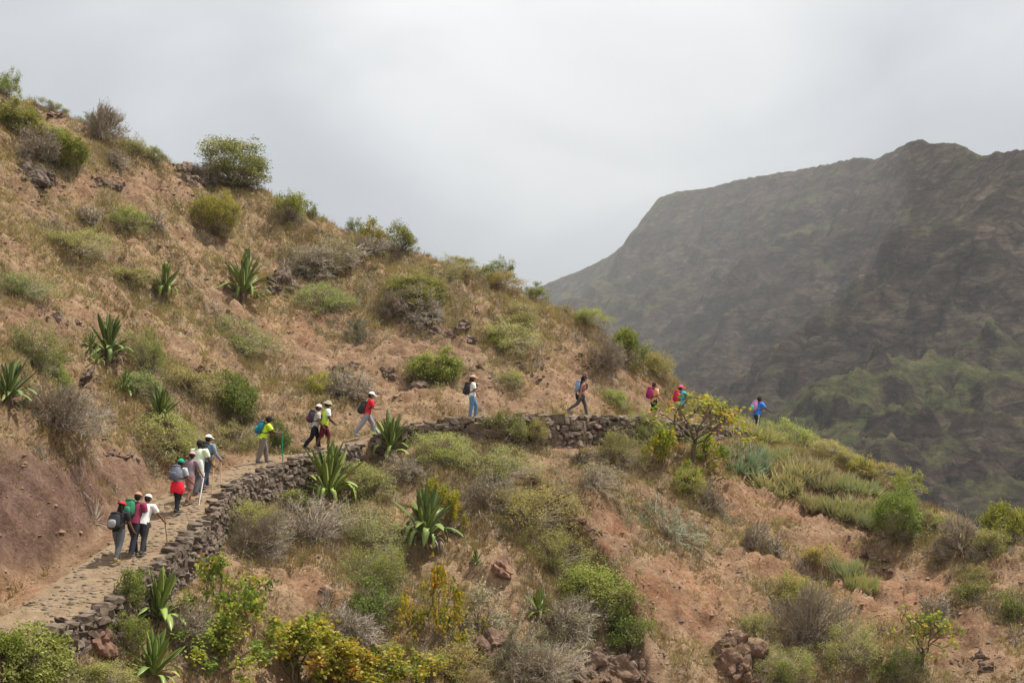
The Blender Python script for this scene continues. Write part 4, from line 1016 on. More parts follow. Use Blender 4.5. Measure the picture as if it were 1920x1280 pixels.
agave(456, 580, 92, 92, 'spiky agave beside the dark block of rock on the upper slope', 34, (1, 1.05, 1), .35)
agave(203, 694, 84, 90, 'tall agave with two small offsets on the left slope', 30, (.8, .85, .85))
agave(168, 664, 34, 40, 'small agave offset left of the tall agave', 14, (1.1, 1.1, 1), .3, 2)
agave(180, 690, 36, 34, 'pale leaved agave offset at the foot of the tall agave', 12, (1.5, 1.45, 1.2), .7, 3)
agave(232, 748, 44, 48, 'little agave among the bushes below the tall agave', 16, (.95, 1.05, .9), .3, 2)
agave(14, 780, 110, 92, 'agave half cut off by the left edge of the photo', 32, (.85, .9, .95), .3)
agave(300, 806, 76, 70, 'agave over the long low bush, lowest on the left slope', 30, (.8, .9, .85))
agave(732, 872, 80, 82, 'agave growing at the lip of the wall by the man in the red shirt', 34, (1, 1.05, .9), .5)
agave(616, 966, 104, 116, 'big bright agave with hanging leaves in front of the curving wall', 40, (1.15, 1.15, .9), .75, 14, .1, .85)
agave(797, 1046, 84, 116, 'dark agave with a skirt of dead leaves in the middle of the lower slope', 36, (.8, .88, .85), .8, 26, .1, .72)
agave(294, 1190, 104, 110, 'broad leaved agave beside the end of the rubble wall', 26, (1.05, 1.1, .85), .25, 4)
agave(285, 1298, 124, 104, 'agave cut by the bottom edge at lower left', 28, (1.0, 1.1, .85), .2, 4)
agave(1010, 1168, 44, 56, 'slim young agave among bare roots in the lower middle', 18, (1, 1.1, .8), .3, 5)
agave(893, 1066, 44, 30, 'small dark rosette left of the boulder', 16, (.7, .85, .8), .3, 2)
agave(856, 1296, 60, 40, 'rosette peeping over the bottom edge in the middle', 20, (1, 1.1, .85), .2, 2)
agave(842, 1182, 36, 24, 'tiny rosette right of the orange flecked shrub stems', 12, (.9, 1, .9), .3, 2)

# ------------------------------------------------------------------ aloe clumps
def gen_aloe(seed, nros=34, W_=2.0, D_=1.6):
    rs = np.random.RandomState(seed); S = Soup()
    a = rs.rand(nros) * 6.283; r = np.sqrt(rs.rand(nros)); C = np.column_stack([np.cos(a) * r * W_ / 2 * .85, np.sin(a) * r * D_ / 2 * .85, np.zeros(nros)])
    C[:, :2] += rs.normal(0, .08, (nros, 2))
    ix = np.repeat(np.arange(nros), 12); n = len(ix)
    az = rs.rand(n) * 6.283; ti = rs.uniform(.1, .95, n); out = C[ix] * .4
    d = np.column_stack([np.cos(az) * np.sin(ti) + out[:, 0] * .7, np.sin(az) * np.sin(ti) + out[:, 1] * .7, np.cos(ti)]); d /= np.linalg.norm(d, axis=1)[:, None]
    L = rs.uniform(.34, .72, n)[:, None] * (rs.uniform(.75, 1.2, nros)[ix])[:, None]; B = C[ix] + rs.normal(0, .03, (n, 3)); B[:, 2] = -.05
    m = B + d * L * .5; E = m + (d + np.array([0, 0, .18])) * L * .5
    tt = np.clip(rs.normal(.35, .15, nros)[ix] + rs.normal(0, .14, n), 0, 1)
    tubes(S, B, m, .034, .030, tt * .8); tubes(S, m, E, .030, .003, np.clip(tt + .38, 0, 1))
    return S.mesh('leaves', [M['aloe_leaf']])
ALO = [gen_aloe(601), gen_aloe(602), gen_aloe(603)]
def aloe(u, v, w, h, label, tint=(1, 1, 1), dep=1.0):
    p = ground(u, v - h * .42); ww = w / F * p.y
    o = thing('aloe_clump', label, 'aloe', p); stand(o, p, .85, random.uniform(-.3, .3)); o.scale = (ww / 2.0, ww / 2.0 * dep, max(.95, min(1.25, ww / 2)))
    color(link('leaves', ALO[random.randrange(3)], o), tint)
aloe(1390, 902, 100, 70, 'bluish aloe clump uppermost on the slope, nearest the yellow leaved tree', (.8, .95, 1.05), 1.2)
aloe(1462, 944, 110, 72, 'largest straw tipped aloe clump beside the bare dirt trail', (1.1, 1.05, .9), 1.2)
aloe(1523, 966, 60, 34, 'small aloe clump right of the largest straw tipped clump', (1.1, 1.05, .95))
aloe(1592, 982, 96, 40, 'aloe strip between the small clump and the dense round bush', (1.05, 1.05, .95), .8)
aloe(1640, 1000, 60, 34, 'aloe clump touching the left side of the dense round bush', (1, 1.05, 1))
aloe(1425, 842, 84, 50, 'aloe clump at the end of the level wall below the man in blue', (1.1, 1.1, .85))
aloe(1455, 880, 84, 46, 'aloe clump between the bluish clump and the skyline scrub', (1, 1.05, .95))
aloe(1510, 905, 90, 46, 'aloe clump in the middle of the slope above the largest clump', (1.08, 1, .92))
aloe(1560, 935, 90, 50, 'greyish aloe clump above the aloe strip', (1.05, 1.0, .95))
aloe(1610, 940, 80, 44, 'aloe clump below the yellow green bush on the skyline', (1.0, 1.05, .9))
aloe(1588, 1096, 66, 44, 'upper half of the lone aloe clump on the red slope', (1.0, 1.05, .9))
aloe(1618, 1128, 64, 50, 'lower half of the lone aloe clump on the red slope', (1.1, 1.1, .9))

# ------------------------------------------------------------------ rocks
def outcrop(label, rocks, name='rock_outcrop', cat='rocks', tint=(1, 1, 1)):
    ps = [ground(u, v) for u, v, w, h in rocks]; c = sum(ps, Vector()) / len(ps)
    if len(rocks) == 1 and False: pass
    ex = []
    for u, v, w, h in rocks:
        for q in range(3): k_ = random.uniform(.28, .5); ex.append((u + random.uniform(-.75, .75) * w, v + random.uniform(-.3, .6) * h, w * k_, h * k_))
    rocks = rocks + ex; ps = ps + [ground(u, v) for u, v, w, h in ex]
    o = thing(name, label, cat, c); rs = np.random.RandomState(int(rocks[0][0] * 3 + rocks[0][1]))
    for (u, v, w, h), p in zip(rocks, ps):
        ww = w / F * p.y; hh = h / F * p.y; g = rs.uniform(.8, 1.2)
        color(link('rock', RK[rs.randint(len(RK))], o, p - c + Vector((0, ww * .22, hh * .02)), (rs.normal(0, .35), rs.normal(0, .35), rs.rand() * 6.28), (ww * 1.45, ww * rs.uniform(1.1, 1.5), hh * 1.7)), (tint[0] * g, tint[1] * g, tint[2] * g))
def boulder(label, u, v, w, h, tint=(1, 1, 1), k=0):
    p = ground(u, v); ww = w / F * p.y; hh = h / F * p.y
    o = link('boulder', RK[k % len(RK)], None, p + Vector((0, ww * .2, hh * .2)), (random.uniform(-.3, .3), random.uniform(-.3, .3), random.uniform(0, 6)), (ww * 1.15, ww * 1.1, hh * 1.4)); tag(o, label, 'boulder'); color(o, tint)
outcrop('large dark broken outcrop on the upper left slope beside a bright bush', [(60, 296, 44, 40), (50, 325, 40, 34), (78, 345, 46, 30), (52, 285, 22, 24), (45, 300, 34, 22), (70, 318, 28, 18), (88, 330, 30, 20), (62, 340, 36, 16), (82, 352, 26, 20), (100, 318, 26, 22), (40, 325, 24, 18), (95, 300, 18, 18), (75, 300, 20, 16)], tint=(.72, .72, .75))
outcrop('cracked rock pillar standing beside the largest skyline bush', [(350, 312, 40, 40), (340, 305, 26, 20), (357, 300, 22, 22), (350, 322, 22, 18), (368, 318, 24, 16), (362, 340, 26, 22), (380, 350, 28, 20), (345, 338, 18, 14)], tint=(.95, .9, .88))
outcrop('row of small rocks in a red hollow on the upper slope', [(182, 342, 24, 18), (198, 345, 18, 15), (213, 350, 26, 18)], tint=(.8, .7, .68))
outcrop('dark block of rock with jagged foot on the slope right of an agave', [(530, 528, 34, 40), (515, 545, 22, 16), (545, 548, 26, 16), (560, 540, 20, 16), (522, 515, 24, 18)], tint=(.78, .74, .74))
outcrop('flat grey rocks set in the skyline near the upper left', [(68, 212, 26, 12), (95, 216, 22, 10), (115, 214, 20, 10), (8, 195, 24, 12)], tint=(1.05, .9, .85))
outcrop('grey slabs in the slope above the man in the red shirt', [(640, 690, 26, 12), (658, 688, 20, 14), (630, 695, 16, 9)], tint=(1.15, 1.05, 1))
outcrop('rounded dark rocks left of the bright bush behind the woman in white', [(722, 700, 22, 16), (735, 708, 20, 14), (785, 715, 24, 18), (780, 722, 30, 12)], tint=(.9, .85, .8))
outcrop('ledge of broken rock under the wide bush in mid slope', [(820, 625, 26, 14), (840, 632, 24, 14), (862, 622, 30, 18), (800, 632, 22, 10), (880, 640, 22, 14), (868, 608, 24, 14)], tint=(.9, .82, .8))
outcrop('red undercut rocks in a hollow right of the left bushes', [(360, 700, 22, 18), (378, 698, 26, 12), (395, 708, 22, 10)], tint=(1.0, .72, .62))
outcrop('grey stones on the slope between the upper agaves and the left edge', [(105, 600, 26, 16), (140, 605, 22, 12), (160, 712, 28, 14), (152, 722, 20, 10)], tint=(1, .9, .9))
outcrop('loose slabs where the bank meets the path above the three walkers in line', [(210, 852, 22, 8), (230, 858, 24, 8), (255, 862, 14, 6), (285, 876, 14, 6)], tint=(1.2, 1.1, 1.05))
outcrop('pile of dark stones on the path left of the black shirted woman', [(205, 1040, 14, 8), (195, 1044, 12, 7), (215, 1045, 10, 6), (180, 1052, 12, 6), (170, 1062, 10, 5)], 'stone_pile', 'stones', (.7, .66, .64))
outcrop('broken dark stones beside the path where the wall has fallen at lower left', [(100, 1215, 22, 16), (120, 1222, 22, 16), (135, 1232, 22, 18), (105, 1232, 20, 14), (150, 1218, 18, 14), (118, 1205, 18, 12), (142, 1205, 20, 12), (128, 1248, 24, 16)], 'stone_pile', 'stones', (.75, .72, .72))
outcrop('red rock ledge on the right slope below the dense round bush', [(1640, 1050, 28, 12), (1660, 1055, 26, 10), (1625, 1042, 18, 10), (1670, 1050, 16, 10)], tint=(.95, .75, .65))
outcrop('dark pitted stones low on the right slope by the right edge', [(1775, 1140, 26, 18), (1790, 1155, 22, 14), (1840, 1235, 22, 20), (1855, 1252, 22, 14)], tint=(.65, .58, .56))
outcrop('rough overhanging dark rock at the bottom below the gully', [(1110, 1250, 60, 50), (1160, 1262, 56, 46), (1200, 1272, 46, 40), (1080, 1275, 50, 40), (1140, 1225, 54, 30), (1185, 1240, 40, 30)], tint=(.85, .72, .64))
outcrop('crumbling brown rock mound at the bottom right', [(1385, 1215, 56, 50), (1415, 1240, 56, 50), (1360, 1250, 52, 46), (1395, 1268, 60, 50), (1345, 1225, 30, 26)], tint=(.95, .75, .64))
outcrop('dark earthy rock face under the bare roots at the bottom', [(925, 1225, 62, 56), (950, 1250, 46, 40), (900, 1215, 36, 36)], tint=(.85, .68, .6))
outcrop('scattered stones on the bare slope above the walker in leggings', [(1050, 655, 14, 10), (980, 690, 14, 9), (1020, 690, 10, 8), (1090, 668, 12, 8), (900, 690, 16, 9), (1000, 705, 12, 6)], tint=(.9, .8, .75))
outcrop('dark rubble edge on the left rim of the eroded gully', [(1000, 905, 30, 16), (1025, 922, 28, 16), (1050, 938, 28, 18), (1085, 985, 28, 20), (1110, 1005, 26, 20)], tint=(.85, .62, .5))
boulder('tall reddish boulder among bushes in the lower middle', 938, 1080, 50, 44, (1.2, .85, .7), 1)
boulder('round brown boulder right of the dark agave', 850, 1000, 30, 24, (.95, .8, .72), 2)
boulder('big reddish boulder at the lower left, right of the fallen stretch of wall', 185, 1225, 64, 62, (1.05, .72, .62), 3)
boulder('smooth grey kerb boulder on the path edge above the fallen wall', 52, 1205, 30, 16, (1.5, 1.5, 1.55), 4)
boulder('long grey kerb boulder on the path edge left of the leafy bush', 212, 1138, 36, 22, (1.35, 1.35, 1.4), 5)
boulder('pale tilted slab on the bare earth left of the dull green bush', 612, 1118, 34, 22, (1.4, 1.15, 1), 0)
# ------------------------------------------------------------------ people
def skin_shape(J, E, rad, sub=1, noise_=0.0, seed=0):
    """one continuous skinned surface over a skeleton of joints"""
    names = list(J); ix = {n_: i for i, n_ in enumerate(names)}
    me = bpy.data.meshes.new('tmp'); me.from_pydata([tuple(J[n_]) for n_ in names], [(ix[a], ix[b]) for a, b in E], []); me.update()
    o = bpy.data.objects.new('tmp', me); COL.objects.link(o)
    o.modifiers.new('s', 'SKIN')
    ly = me.skin_vertices[0].data
    for i, n_ in enumerate(names):
        r = rad[n_]; ly[i].radius = (r, r) if not isinstance(r, tuple) else r; ly[i].use_root = (i == 0)
    sm = o.modifiers.new('d', 'SUBSURF'); sm.levels = sub; sm.render_levels = sub
    dg = bpy.context.evaluated_depsgraph_get(); ev = o.evaluated_get(dg); m2 = ev.to_mesh()
    V = np.array([v.co[:] for v in m2.vertices]); Fs = []
    for p in m2.polygons:
        q = list(p.vertices)
        for k in range(1, len(q) - 1): Fs.append([q[0], q[k], q[k + 1]])
    ev.to_mesh_clear(); bpy.data.objects.remove(o); bpy.data.meshes.remove(me)
    if noise_: V = V + np.random.RandomState(seed).normal(0, noise_, V.shape)
    return V, np.array(Fs)
def ellip(c, r, Rm=None, nu=12, nv=8, p=2.0, f=None):
    V = []; Fs = []
    for j in range(nv + 1):
        th = math.pi * j / nv
        for i in range(nu):
            a = 2 * math.pi * i / nu; d = np.array([math.sin(th) * math.cos(a), math.sin(th) * math.sin(a), math.cos(th)])
            if p != 2: d = d / ((np.abs(d) ** p).sum() ** (1 / p))
            q = d * np.array(r)
            if f is not None: q = f(d, q)
            V.append(q)
    for j in range(nv):
        for i in range(nu):
            k = (i + 1) % nu; Fs += [[j * nu + i, j * nu + nu + i, j * nu + nu + k], [j * nu + i, j * nu + nu + k, j * nu + k]]
    V = np.array(V)
    if Rm is not None: V = V @ np.asarray(Rm).T
    return V + np.array(c), np.array(Fs)
def rotx(a): c, s = math.cos(a), math.sin(a); return np.array([[1, 0, 0], [0, c, -s], [0, s, c]])
def rotz(a): c, s = math.cos(a), math.sin(a); return np.array([[c, -s, 0], [s, c, 0], [0, 0, 1]])
class Multi:
    def __init__(s): s.v = []; s.f = []; s.m = []; s.n = 0
    def add(s, VF, mi=0):
        V, Fq = VF; s.v.append(V); s.f.append(np.asarray(Fq) + s.n); s.n += len(V); s.m += [mi] * len(Fq)
    def mesh(s, name, mats): return mesh_np(name, np.concatenate(s.v), np.concatenate(s.f), mats, None, True, s.m)
def tube_vf(pts, r, sides=6):
    S = Soup(); pts = np.array(pts, float); r = np.broadcast_to(r, len(pts)); tubes(S, pts[:-1], pts[1:], r[:-1], r[1:], .5, sides); return np.concatenate(S.v), np.concatenate(S.f)
SKIN = {}
def skin_mat(c):
    if c not in SKIN:
        m, nt = mat('skin'); n = noise_n(nt, N(nt, 'ShaderNodeTexCoord').outputs['Object'], 12, 3)
        principled(nt, mixc(nt, n, tuple(x * .85 for x in c), tuple(x * 1.12 for x in c)), 0.55, 0.35); SKIN[c] = m
    return SKIN[c]
EYE = cloth((.02, .018, .015), .3); LIP = cloth((.22, .09, .07), .5)
LIGHT, TAN, BROWN, DARK = (.42, .25, .17), (.30, .165, .10), (.19, .095, .055), (.10, .05, .03)
def path_at(u, off):
    q = edge[good, :2] + nrm[good] * off; uu, _ = proj(q[:, 0], q[:, 1], edge[good, 2])
    x = float(np.interp(u, uu, q[:, 0])); y = float(np.interp(u, uu, q[:, 1])); return Vector((x, y, float(zground(x, y)) + .03))
def lift(p):
    p = Vector(p); p.z = float(zground(p.x, p.y)) + .03; return p

def person(p, rz, h, label, skin=BROWN, lean=8, legs=((20, 8), (-18, 22)), arms=((15, 10, 35), (-15, 10, 25)), shirt=(.5, .5, .5), sleeve='short', pants=(.05, .05, .06), shorts=False, shoe=(.06, .05, .045),
           hat=None, hatc=(.8, .8, .8), hair=(.018, .014, .012), hairstyle='short', pack=None, packlabel='', pocket=None, woman=False, head=0, extra=None, seed=0, loose=0.0, pack_side=0.0, pack_low=0.0, strap=(.03, .03, .035)):
    S = 1.08 * h / 1.72; L = R(lean)
    U = np.array([0, math.sin(L), math.cos(L)]); X = np.array([1., 0, 0]); Fw = np.array([0, math.cos(L), -math.sin(L)])
    J = {}; J['pel'] = np.zeros(3); J['bel'] = U * .15; J['che'] = U * .34; J['nek'] = U * .47
    hd = np.array([0, math.sin(L * .6), math.cos(L * .6)]); J['nk2'] = J['nek'] + hd * .06
    HC = J['nek'] + hd * .175
    sw = .17 if woman else .195; hw = .095
    E = [('pel', 'bel'), ('bel', 'che'), ('che', 'nek'), ('nek', 'nk2')]
    rad = {'pel': .100, 'bel': .092, 'che': .100, 'nek': .058, 'nk2': .054}
    feet = []
    for sd_, (a, k), n_ in ((-1, legs[0], 'l'), (1, legs[1], 'r')):
        a, k = R(a), R(k); hip = np.array([sd_ * hw, 0, -.06]); d1 = np.array([0, math.sin(a), -math.cos(a)]); d2 = np.array([0, math.sin(a - k), -math.cos(a - k)])
        kn = hip + d1 * .42; an = kn + d2 * .40; pit = min(0.0, (a - k) + .25) * .9
        toe = an + np.array([0, math.cos(pit) * .15, math.sin(pit) * .15 - .05])
        J['h' + n_] = hip; J['k' + n_] = kn; J['a' + n_] = an; J['t' + n_] = toe; feet.append((an, toe, pit))
        E += [('pel', 'h' + n_), ('h' + n_, 'k' + n_), ('k' + n_, 'a' + n_), ('a' + n_, 't' + n_)]
        rad['h' + n_] = .092; rad['k' + n_] = .058; rad['a' + n_] = .040; rad['t' + n_] = .034
    hands = []
    for sd_, (f, ab, el), n_ in ((-1, arms[0], 'l'), (1, arms[1], 'r')):
        f, ab, el = R(f), R(ab), R(el); sh = U * .435 + X * sd_ * sw
        def dr(ang): return np.array([sd_ * math.sin(ab) * (1 if ang is f else .55), math.sin(ang + L * .0) * math.cos(ab), -math.cos(ang) * math.cos(ab)])
        d1 = dr(f); fe = f + el; d2 = np.array([sd_ * math.sin(ab) * math.cos(el), math.sin(fe) * math.cos(ab), -math.cos(fe) * math.cos(ab)])
        if ab > .8: d2 = np.array([-sd_ * .75, .05, -.55])          # hand on the hip
        d1 /= np.linalg.norm(d1); d2 /= np.linalg.norm(d2); eb = sh + d1 * .28; wr = eb + d2 * .235
        J['s' + n_] = sh; J['e' + n_] = eb; J['w' + n_] = wr; J['p' + n_] = wr + d2 * .07
        E += [('che', 's' + n_), ('s' + n_, 'e' + n_), ('e' + n_, 'w' + n_), ('w' + n_, 'p' + n_)]
        rad['s' + n_] = .062; rad['e' + n_] = .042; rad['w' + n_] = .028; rad['p' + n_] = (.036, .02); hands.append((wr, d2, sd_))
    low_ = min(min(a[2] - .075, t_[2] - .03) for a, t_, _ in feet); sh_ = np.array([0, 0, -low_])
    for k in J: J[k] = J[k] + sh_
    HC = HC + sh_; feet = [(a + sh_, t_ + sh_, q) for a, t_, q in feet]; hands = [(w + sh_, d, s_) for w, d, s_ in hands]
    root = thing('person', label, 'person', p, rz, 'walkers in a line along the path'); root.scale = (S * 1.06, S * 1.06, S)
    Rh = rotx(-L * .6 - R(head)); Mb = Multi(); Mb.add(skin_shape(J, E, rad))
    def face(d, q):
        x, y, z_ = d; q = q.copy()
        q[0] *= 1 - .22 * max(0, -z_) ** 1.2; q[1] *= 1 - .10 * max(0, -z_) if y > 0 else 1
        if y > .5: q[1] += .030 * math.exp(-((x / .16) ** 2 + ((z_ + .12) / .16) ** 2)) + .012 * math.exp(-((x / .3) ** 2 + ((z_ + .78) / .16) ** 2)) - .008 * math.exp(-(((abs(x) - .32) / .16) ** 2 + ((z_ - .06) / .12) ** 2)) + .006 * math.exp(-((x / .22) ** 2 + ((z_ + .42) / .08) ** 2))
        return q
    Mb.add(ellip(HC, (.074, .096, .118), Rh, 18, 14, 2, face))
    for s_ in (-1, 1):
        Mb.add(ellip(HC + Rh @ np.array([s_ * .076, -.008, -.005]), (.010, .020, .032), Rh, 6, 5)); Mb.add(ellip(HC + Rh @ np.array([s_ * .028, .084, .008]), (.011, .008, .007), Rh, 6, 4), 1)
    Mb.add(ellip(HC + Rh @ np.array([0, .091, -.050]), (.021, .009, .007), Rh, 6, 4), 2)
    for w, d, s_ in hands:                                      # palm, four curled fingers of unequal length and a thumb from the side
        side = np.cross(d, [0, 0, 1]) if abs(d[2]) < .9 else np.array([0, 1., 0]); side = side / np.linalg.norm(side); nr = np.cross(side, d)
        Mb.add(ellip(w + d * .055, (.040, .018, .048), np.column_stack([side, nr, d]), 8, 6, 2.6))
        for q, ln in ((-.028, .062), (-.010, .072), (.009, .068), (.026, .052)):
            b = w + d * .085 + side * q; m_ = b + d * ln * .55 + nr * .006; e_ = m_ + d * ln * .32 + nr * .024
            Mb.add(tube_vf([b - d * .02, b, m_, e_], [.0095, .0095, .0085, .0065], 5))
        b = w + d * .035 + side * -.036; Mb.add(tube_vf([b + side * .012, b - side * .016 + d * .02, b - side * .010 + d * .05 + nr * .016], [.012, .0105, .008], 5))
    link('body', Mb.mesh('body', [skin_mat(skin), EYE, LIP]), root)
    # clothes: shells of rings round the spine, sleeves and legs as tapering tubes
    lo_ = loose
    def shell(rings, sides=18, seed_=0):
        V = []; Fq = []; rs_ = np.random.RandomState(seed_)
        for j, (c, rx_, ry_) in enumerate(rings):
            for i in range(sides):
                a = 6.2832 * i / sides; k = 1 + rs_.normal(0, .012); ca, sa = math.cos(a), math.sin(a); q = (abs(ca) ** 2.4 + abs(sa) ** 2.4) ** (-1 / 2.4)
                V.append(c + X * ca * q * rx_ * k + Fw * sa * q * ry_ * k)
        for j in range(len(rings) - 1):
            for i in range(sides): k = (i + 1) % sides; Fq += [[j * sides + i, j * sides + k, j * sides + sides + k], [j * sides + i, j * sides + sides + k, j * sides + sides + i]]
        return np.array(V), np.array(Fq)
    def limb(ps, rs0, sides=10):
        V = []; Fq = []; ps = [np.array(p_) for p_ in ps]; n = len(ps)
        for j, p_ in enumerate(ps):
            d = ps[min(j + 1, n - 1)] - ps[max(j - 1, 0)]; d = d / np.linalg.norm(d); x_ = np.cross(d, [0, 1., 0.02]) if abs(d[1]) < .9 else np.cross(d, [0, 0, 1.]); x_ /= np.linalg.norm(x_); y_ = np.cross(d, x_)
            for i in range(sides): a = 6.2832 * i / sides; V.append(p_ + (x_ * math.cos(a) + y_ * math.sin(a)) * rs0[j])
        for j in range(n - 1):
            for i in range(sides): k = (i + 1) % sides; Fq += [[j * sides + i, j * sides + sides + i, j * sides + sides + k], [j * sides + i, j * sides + sides + k, j * sides + k]]
        return np.array(V), np.array(Fq)
    def mixp(p_, q_, t_): return p_ * (1 - t_) + q_ * t_
    fem = 1 if woman else 0
    def torso(e_, hem=-.10, sleeveless=False):
        p0 = J['pel']; w1 = .165 if fem else .170
        return [(p0 + U * hem, w1 + e_ + lo_, .128 + e_ + lo_), (p0 + U * .02, w1 + e_ * .8 + lo_, .128 + e_ + lo_), (p0 + U * .14, (.140 if fem else .160) + e_ + lo_, .112 + e_ + lo_), (p0 + U * .27, (.152 if fem else .175) + e_ + lo_ * .6, .122 + e_), (p0 + U * .36, (.160 if fem else .184) + e_, .116 + e_), (p0 + U * .425, (.150 if fem else .172) + e_, .094 + e_), (p0 + U * .465, .105 + e_, .076 + e_), (p0 + U * .492, .062 + e_, .060 + e_)]
    Mm = Multi(); Mm.add(shell(torso(0), 18, seed))
    if sleeve != 'none':
        for n_ in 'lr':
            s0, e0, w0 = J['s' + n_], J['e' + n_], J['w' + n_]; i0 = mixp(s0, J['che'] + U * .06, .35)
            if sleeve == 'long': Mm.add(limb([i0, s0, mixp(s0, e0, .5), e0, mixp(e0, w0, .5), w0], [.075, .078, .066, .055, .050, .042]))
            else: Mm.add(limb([i0, s0, mixp(s0, e0, .35), mixp(s0, e0, .72)], [.075, .080 + lo_, .072 + lo_, .068 + lo_]))
    link('shirt', Mm.mesh('shirt', [cloth(shirt)]), root)
    Mm = Multi(); p0 = J['pel']
    Mm.add(shell([(p0 + U * .07, .152, .118), (p0 + U * .0, .166, .124), (p0 + np.array([0, 0, -.08]), .172, .126), (p0 + np.array([0, 0, -.15]), .150, .112), (p0 + np.array([0, 0, -.19]), .06, .06)], 18, seed + 2))
    for n_ in 'lr':
        h0, k0, a0 = J['h' + n_], J['k' + n_], J['a' + n_]; bk = np.array([0, -.012, 0])
        if shorts: Mm.add(limb([h0 + np.array([0, 0, .03]), mixp(h0, k0, .3), mixp(h0, k0, .7), mixp(k0, a0, .04)], [.098, .102, .092, .088]))
        else: Mm.add(limb([h0 + np.array([0, 0, .03]), mixp(h0, k0, .3), mixp(h0, k0, .7), k0, mixp(k0, a0, .3) + bk, mixp(k0, a0, .7), a0 + np.array([0, 0, -.02])], [.096, .098 + lo_, .080 + lo_, .068 + lo_, .070 + lo_, .056 + lo_ * 1.4, .054 + lo_ * 1.5]))
    link('shorts' if shorts else 'trousers', Mm.mesh('trousers', [cloth(pants)]), root)
    for a, t_, pit in feet:
        Mm = Multi(); c = a * .5 + t_ * .5; c[2] -= .012; Rf = rotx(pit); Mm.add(ellip(c, (.050, .138, .052), Rf, 12, 8, 2.8)); Mm.add(ellip(a + np.array([0, -.005, -.005]), (.052, .06, .06), Rf, 10, 6, 2.5)); Mm.add(ellip(c + Rf @ np.array([0, .004, -.04]), (.053, .145, .018), Rf, 12, 4, 4), 1)
        link('shoe', Mm.mesh('shoe', [cloth(shoe), cloth((.25, .23, .2))]), root)
    # hair and hats
    if hairstyle:
        rr = {'short': 1.07, 'long': 1.09, 'curly': 1.26, 'tail': 1.07}[hairstyle]; rs_ = np.random.RandomState(seed + 9)
        Mm = Multi(); V, Fq = ellip(np.zeros(3), (.076 * rr, .098 * rr, .112 * rr), None, 16, 12); V = V + rs_.normal(0, .004 if hairstyle != 'curly' else .012, V.shape) + np.array([0, -.020, .014]); V[:, 2] = np.minimum(V[:, 2], .03) if hat else V[:, 2]; keep = ~((V[Fq][:, :, 1].mean(1) > .035) & (V[Fq][:, :, 2].mean(1) < .05)) ; Fq = Fq[keep]
        Mm.add((V @ Rh.T + HC, Fq))
        if hairstyle in ('long', 'tail', 'curly'):
            bk = HC + Rh @ np.array([0, -.085, -.03]); ln = .26 if hairstyle == 'long' else .22 if hairstyle == 'tail' else .10
            Mm.add(ellip(bk + np.array([0, -.02, -ln * .55]), ((.085 if hairstyle != 'tail' else .04), .045, ln * .7), rotx(-L * .5), 10, 8, 2.3))
        link('hair', Mm.mesh('hair', [cloth(hair, .7)]), root)
    if hat:
        Mm = Multi()
        if hat in ('cap', 'backcap', 'bucket', 'brim', 'wrap'):
            V, Fq = ellip(np.zeros(3), (.096, .122, .122), None, 16, 12); V[:, 2] = np.maximum(V[:, 2], .018 if hat != 'wrap' else -.03); V = V + np.array([0, -.006, .018]); Mm.add((V @ Rh.T + HC, Fq))
        if hat in ('cap', 'backcap'):
            s_ = 1 if hat == 'cap' else -1; V, Fq = ellip(np.zeros(3), (.078, .075, .010), None, 14, 6, 2.4, lambda d, q: q - np.array([0, 0, .22 * q[1] ** 2 * 4 + q[0] ** 2 * 3])); Mm.add((((V + np.array([0, .132 * s_, .038])) @ Rh.T) + HC, Fq))
        if hat in ('bucket', 'brim'):
            rb = .165 if hat == 'bucket' else .175; V = []; Fq = []; nn = 20
            for j, (r0, z0) in enumerate(((.085, .05), (.115, .040), (rb, .012 if hat == 'bucket' else .03), (rb, .004 if hat == 'bucket' else .022), (.10, .028), (.08, .035))):
                for i in range(nn): a = 6.2832 * i / nn; V.append([r0 * math.cos(a), r0 * 1.12 * math.sin(a), z0 + .006 * math.sin(3 * a)])
            for j in range(5):
                for i in range(nn): k = (i + 1) % nn; Fq += [[j * nn + i, j * nn + k, j * nn + nn + k], [j * nn + i, j * nn + nn + k, j * nn + nn + i]]
            Mm.add((np.array(V) @ Rh.T + HC, np.array(Fq)))
        link({'cap': 'cap', 'backcap': 'cap', 'bucket': 'sun_hat', 'brim': 'hat', 'wrap': 'headscarf'}[hat], Mm.mesh('hat', [cloth(hatc)]), root)
    Rb = rotx(-L)
    if extra:
        for kind, c in extra:
            if kind == 'tied':                                  # jacket knotted round the waist
                V = []; nn = 22; prof = ((.165, .06), (.185, .0), (.205, -.13), (.225, -.27), (.215, -.30), (.15, -.30)); Fq = []
                for j, (r0, z0) in enumerate(prof):
                    for i in range(nn): a = 6.2832 * i / nn; rr = r0 * (1 + .06 * math.sin(5 * a + j)); V.append([rr * math.cos(a) * 1.03, rr * math.sin(a) * .86 - .01, z0 + (.03 * math.sin(3 * a) if j > 2 else 0)])
                for j in range(5):
                    for i in range(nn): k = (i + 1) % nn; Fq += [[j * nn + i, j * nn + nn + k, j * nn + k], [j * nn + i, j * nn + nn + i, j * nn + nn + k]]
                link('tied_jacket', mesh_np('tied_jacket', np.array(V) + J['pel'], Fq, [cloth(c)], None, True), root)
            if kind == 'band':
                for zz in (.09, .17):
                    V = []; nn = 20; Fq = []
                    for z1 in (-.022, .022):
                        for i in range(nn): a = 6.2832 * i / nn; V.append([.186 * math.cos(a), .146 * math.sin(a), z1])
                    for i in range(nn): k = (i + 1) % nn; Fq.append([i, k, nn + k, nn + i])
                    link('reflective_band', mesh_np('band', np.array(V) @ Rb.T + J['pel'] + U * zz, Fq, [cloth(c, .4)], None, True), root)
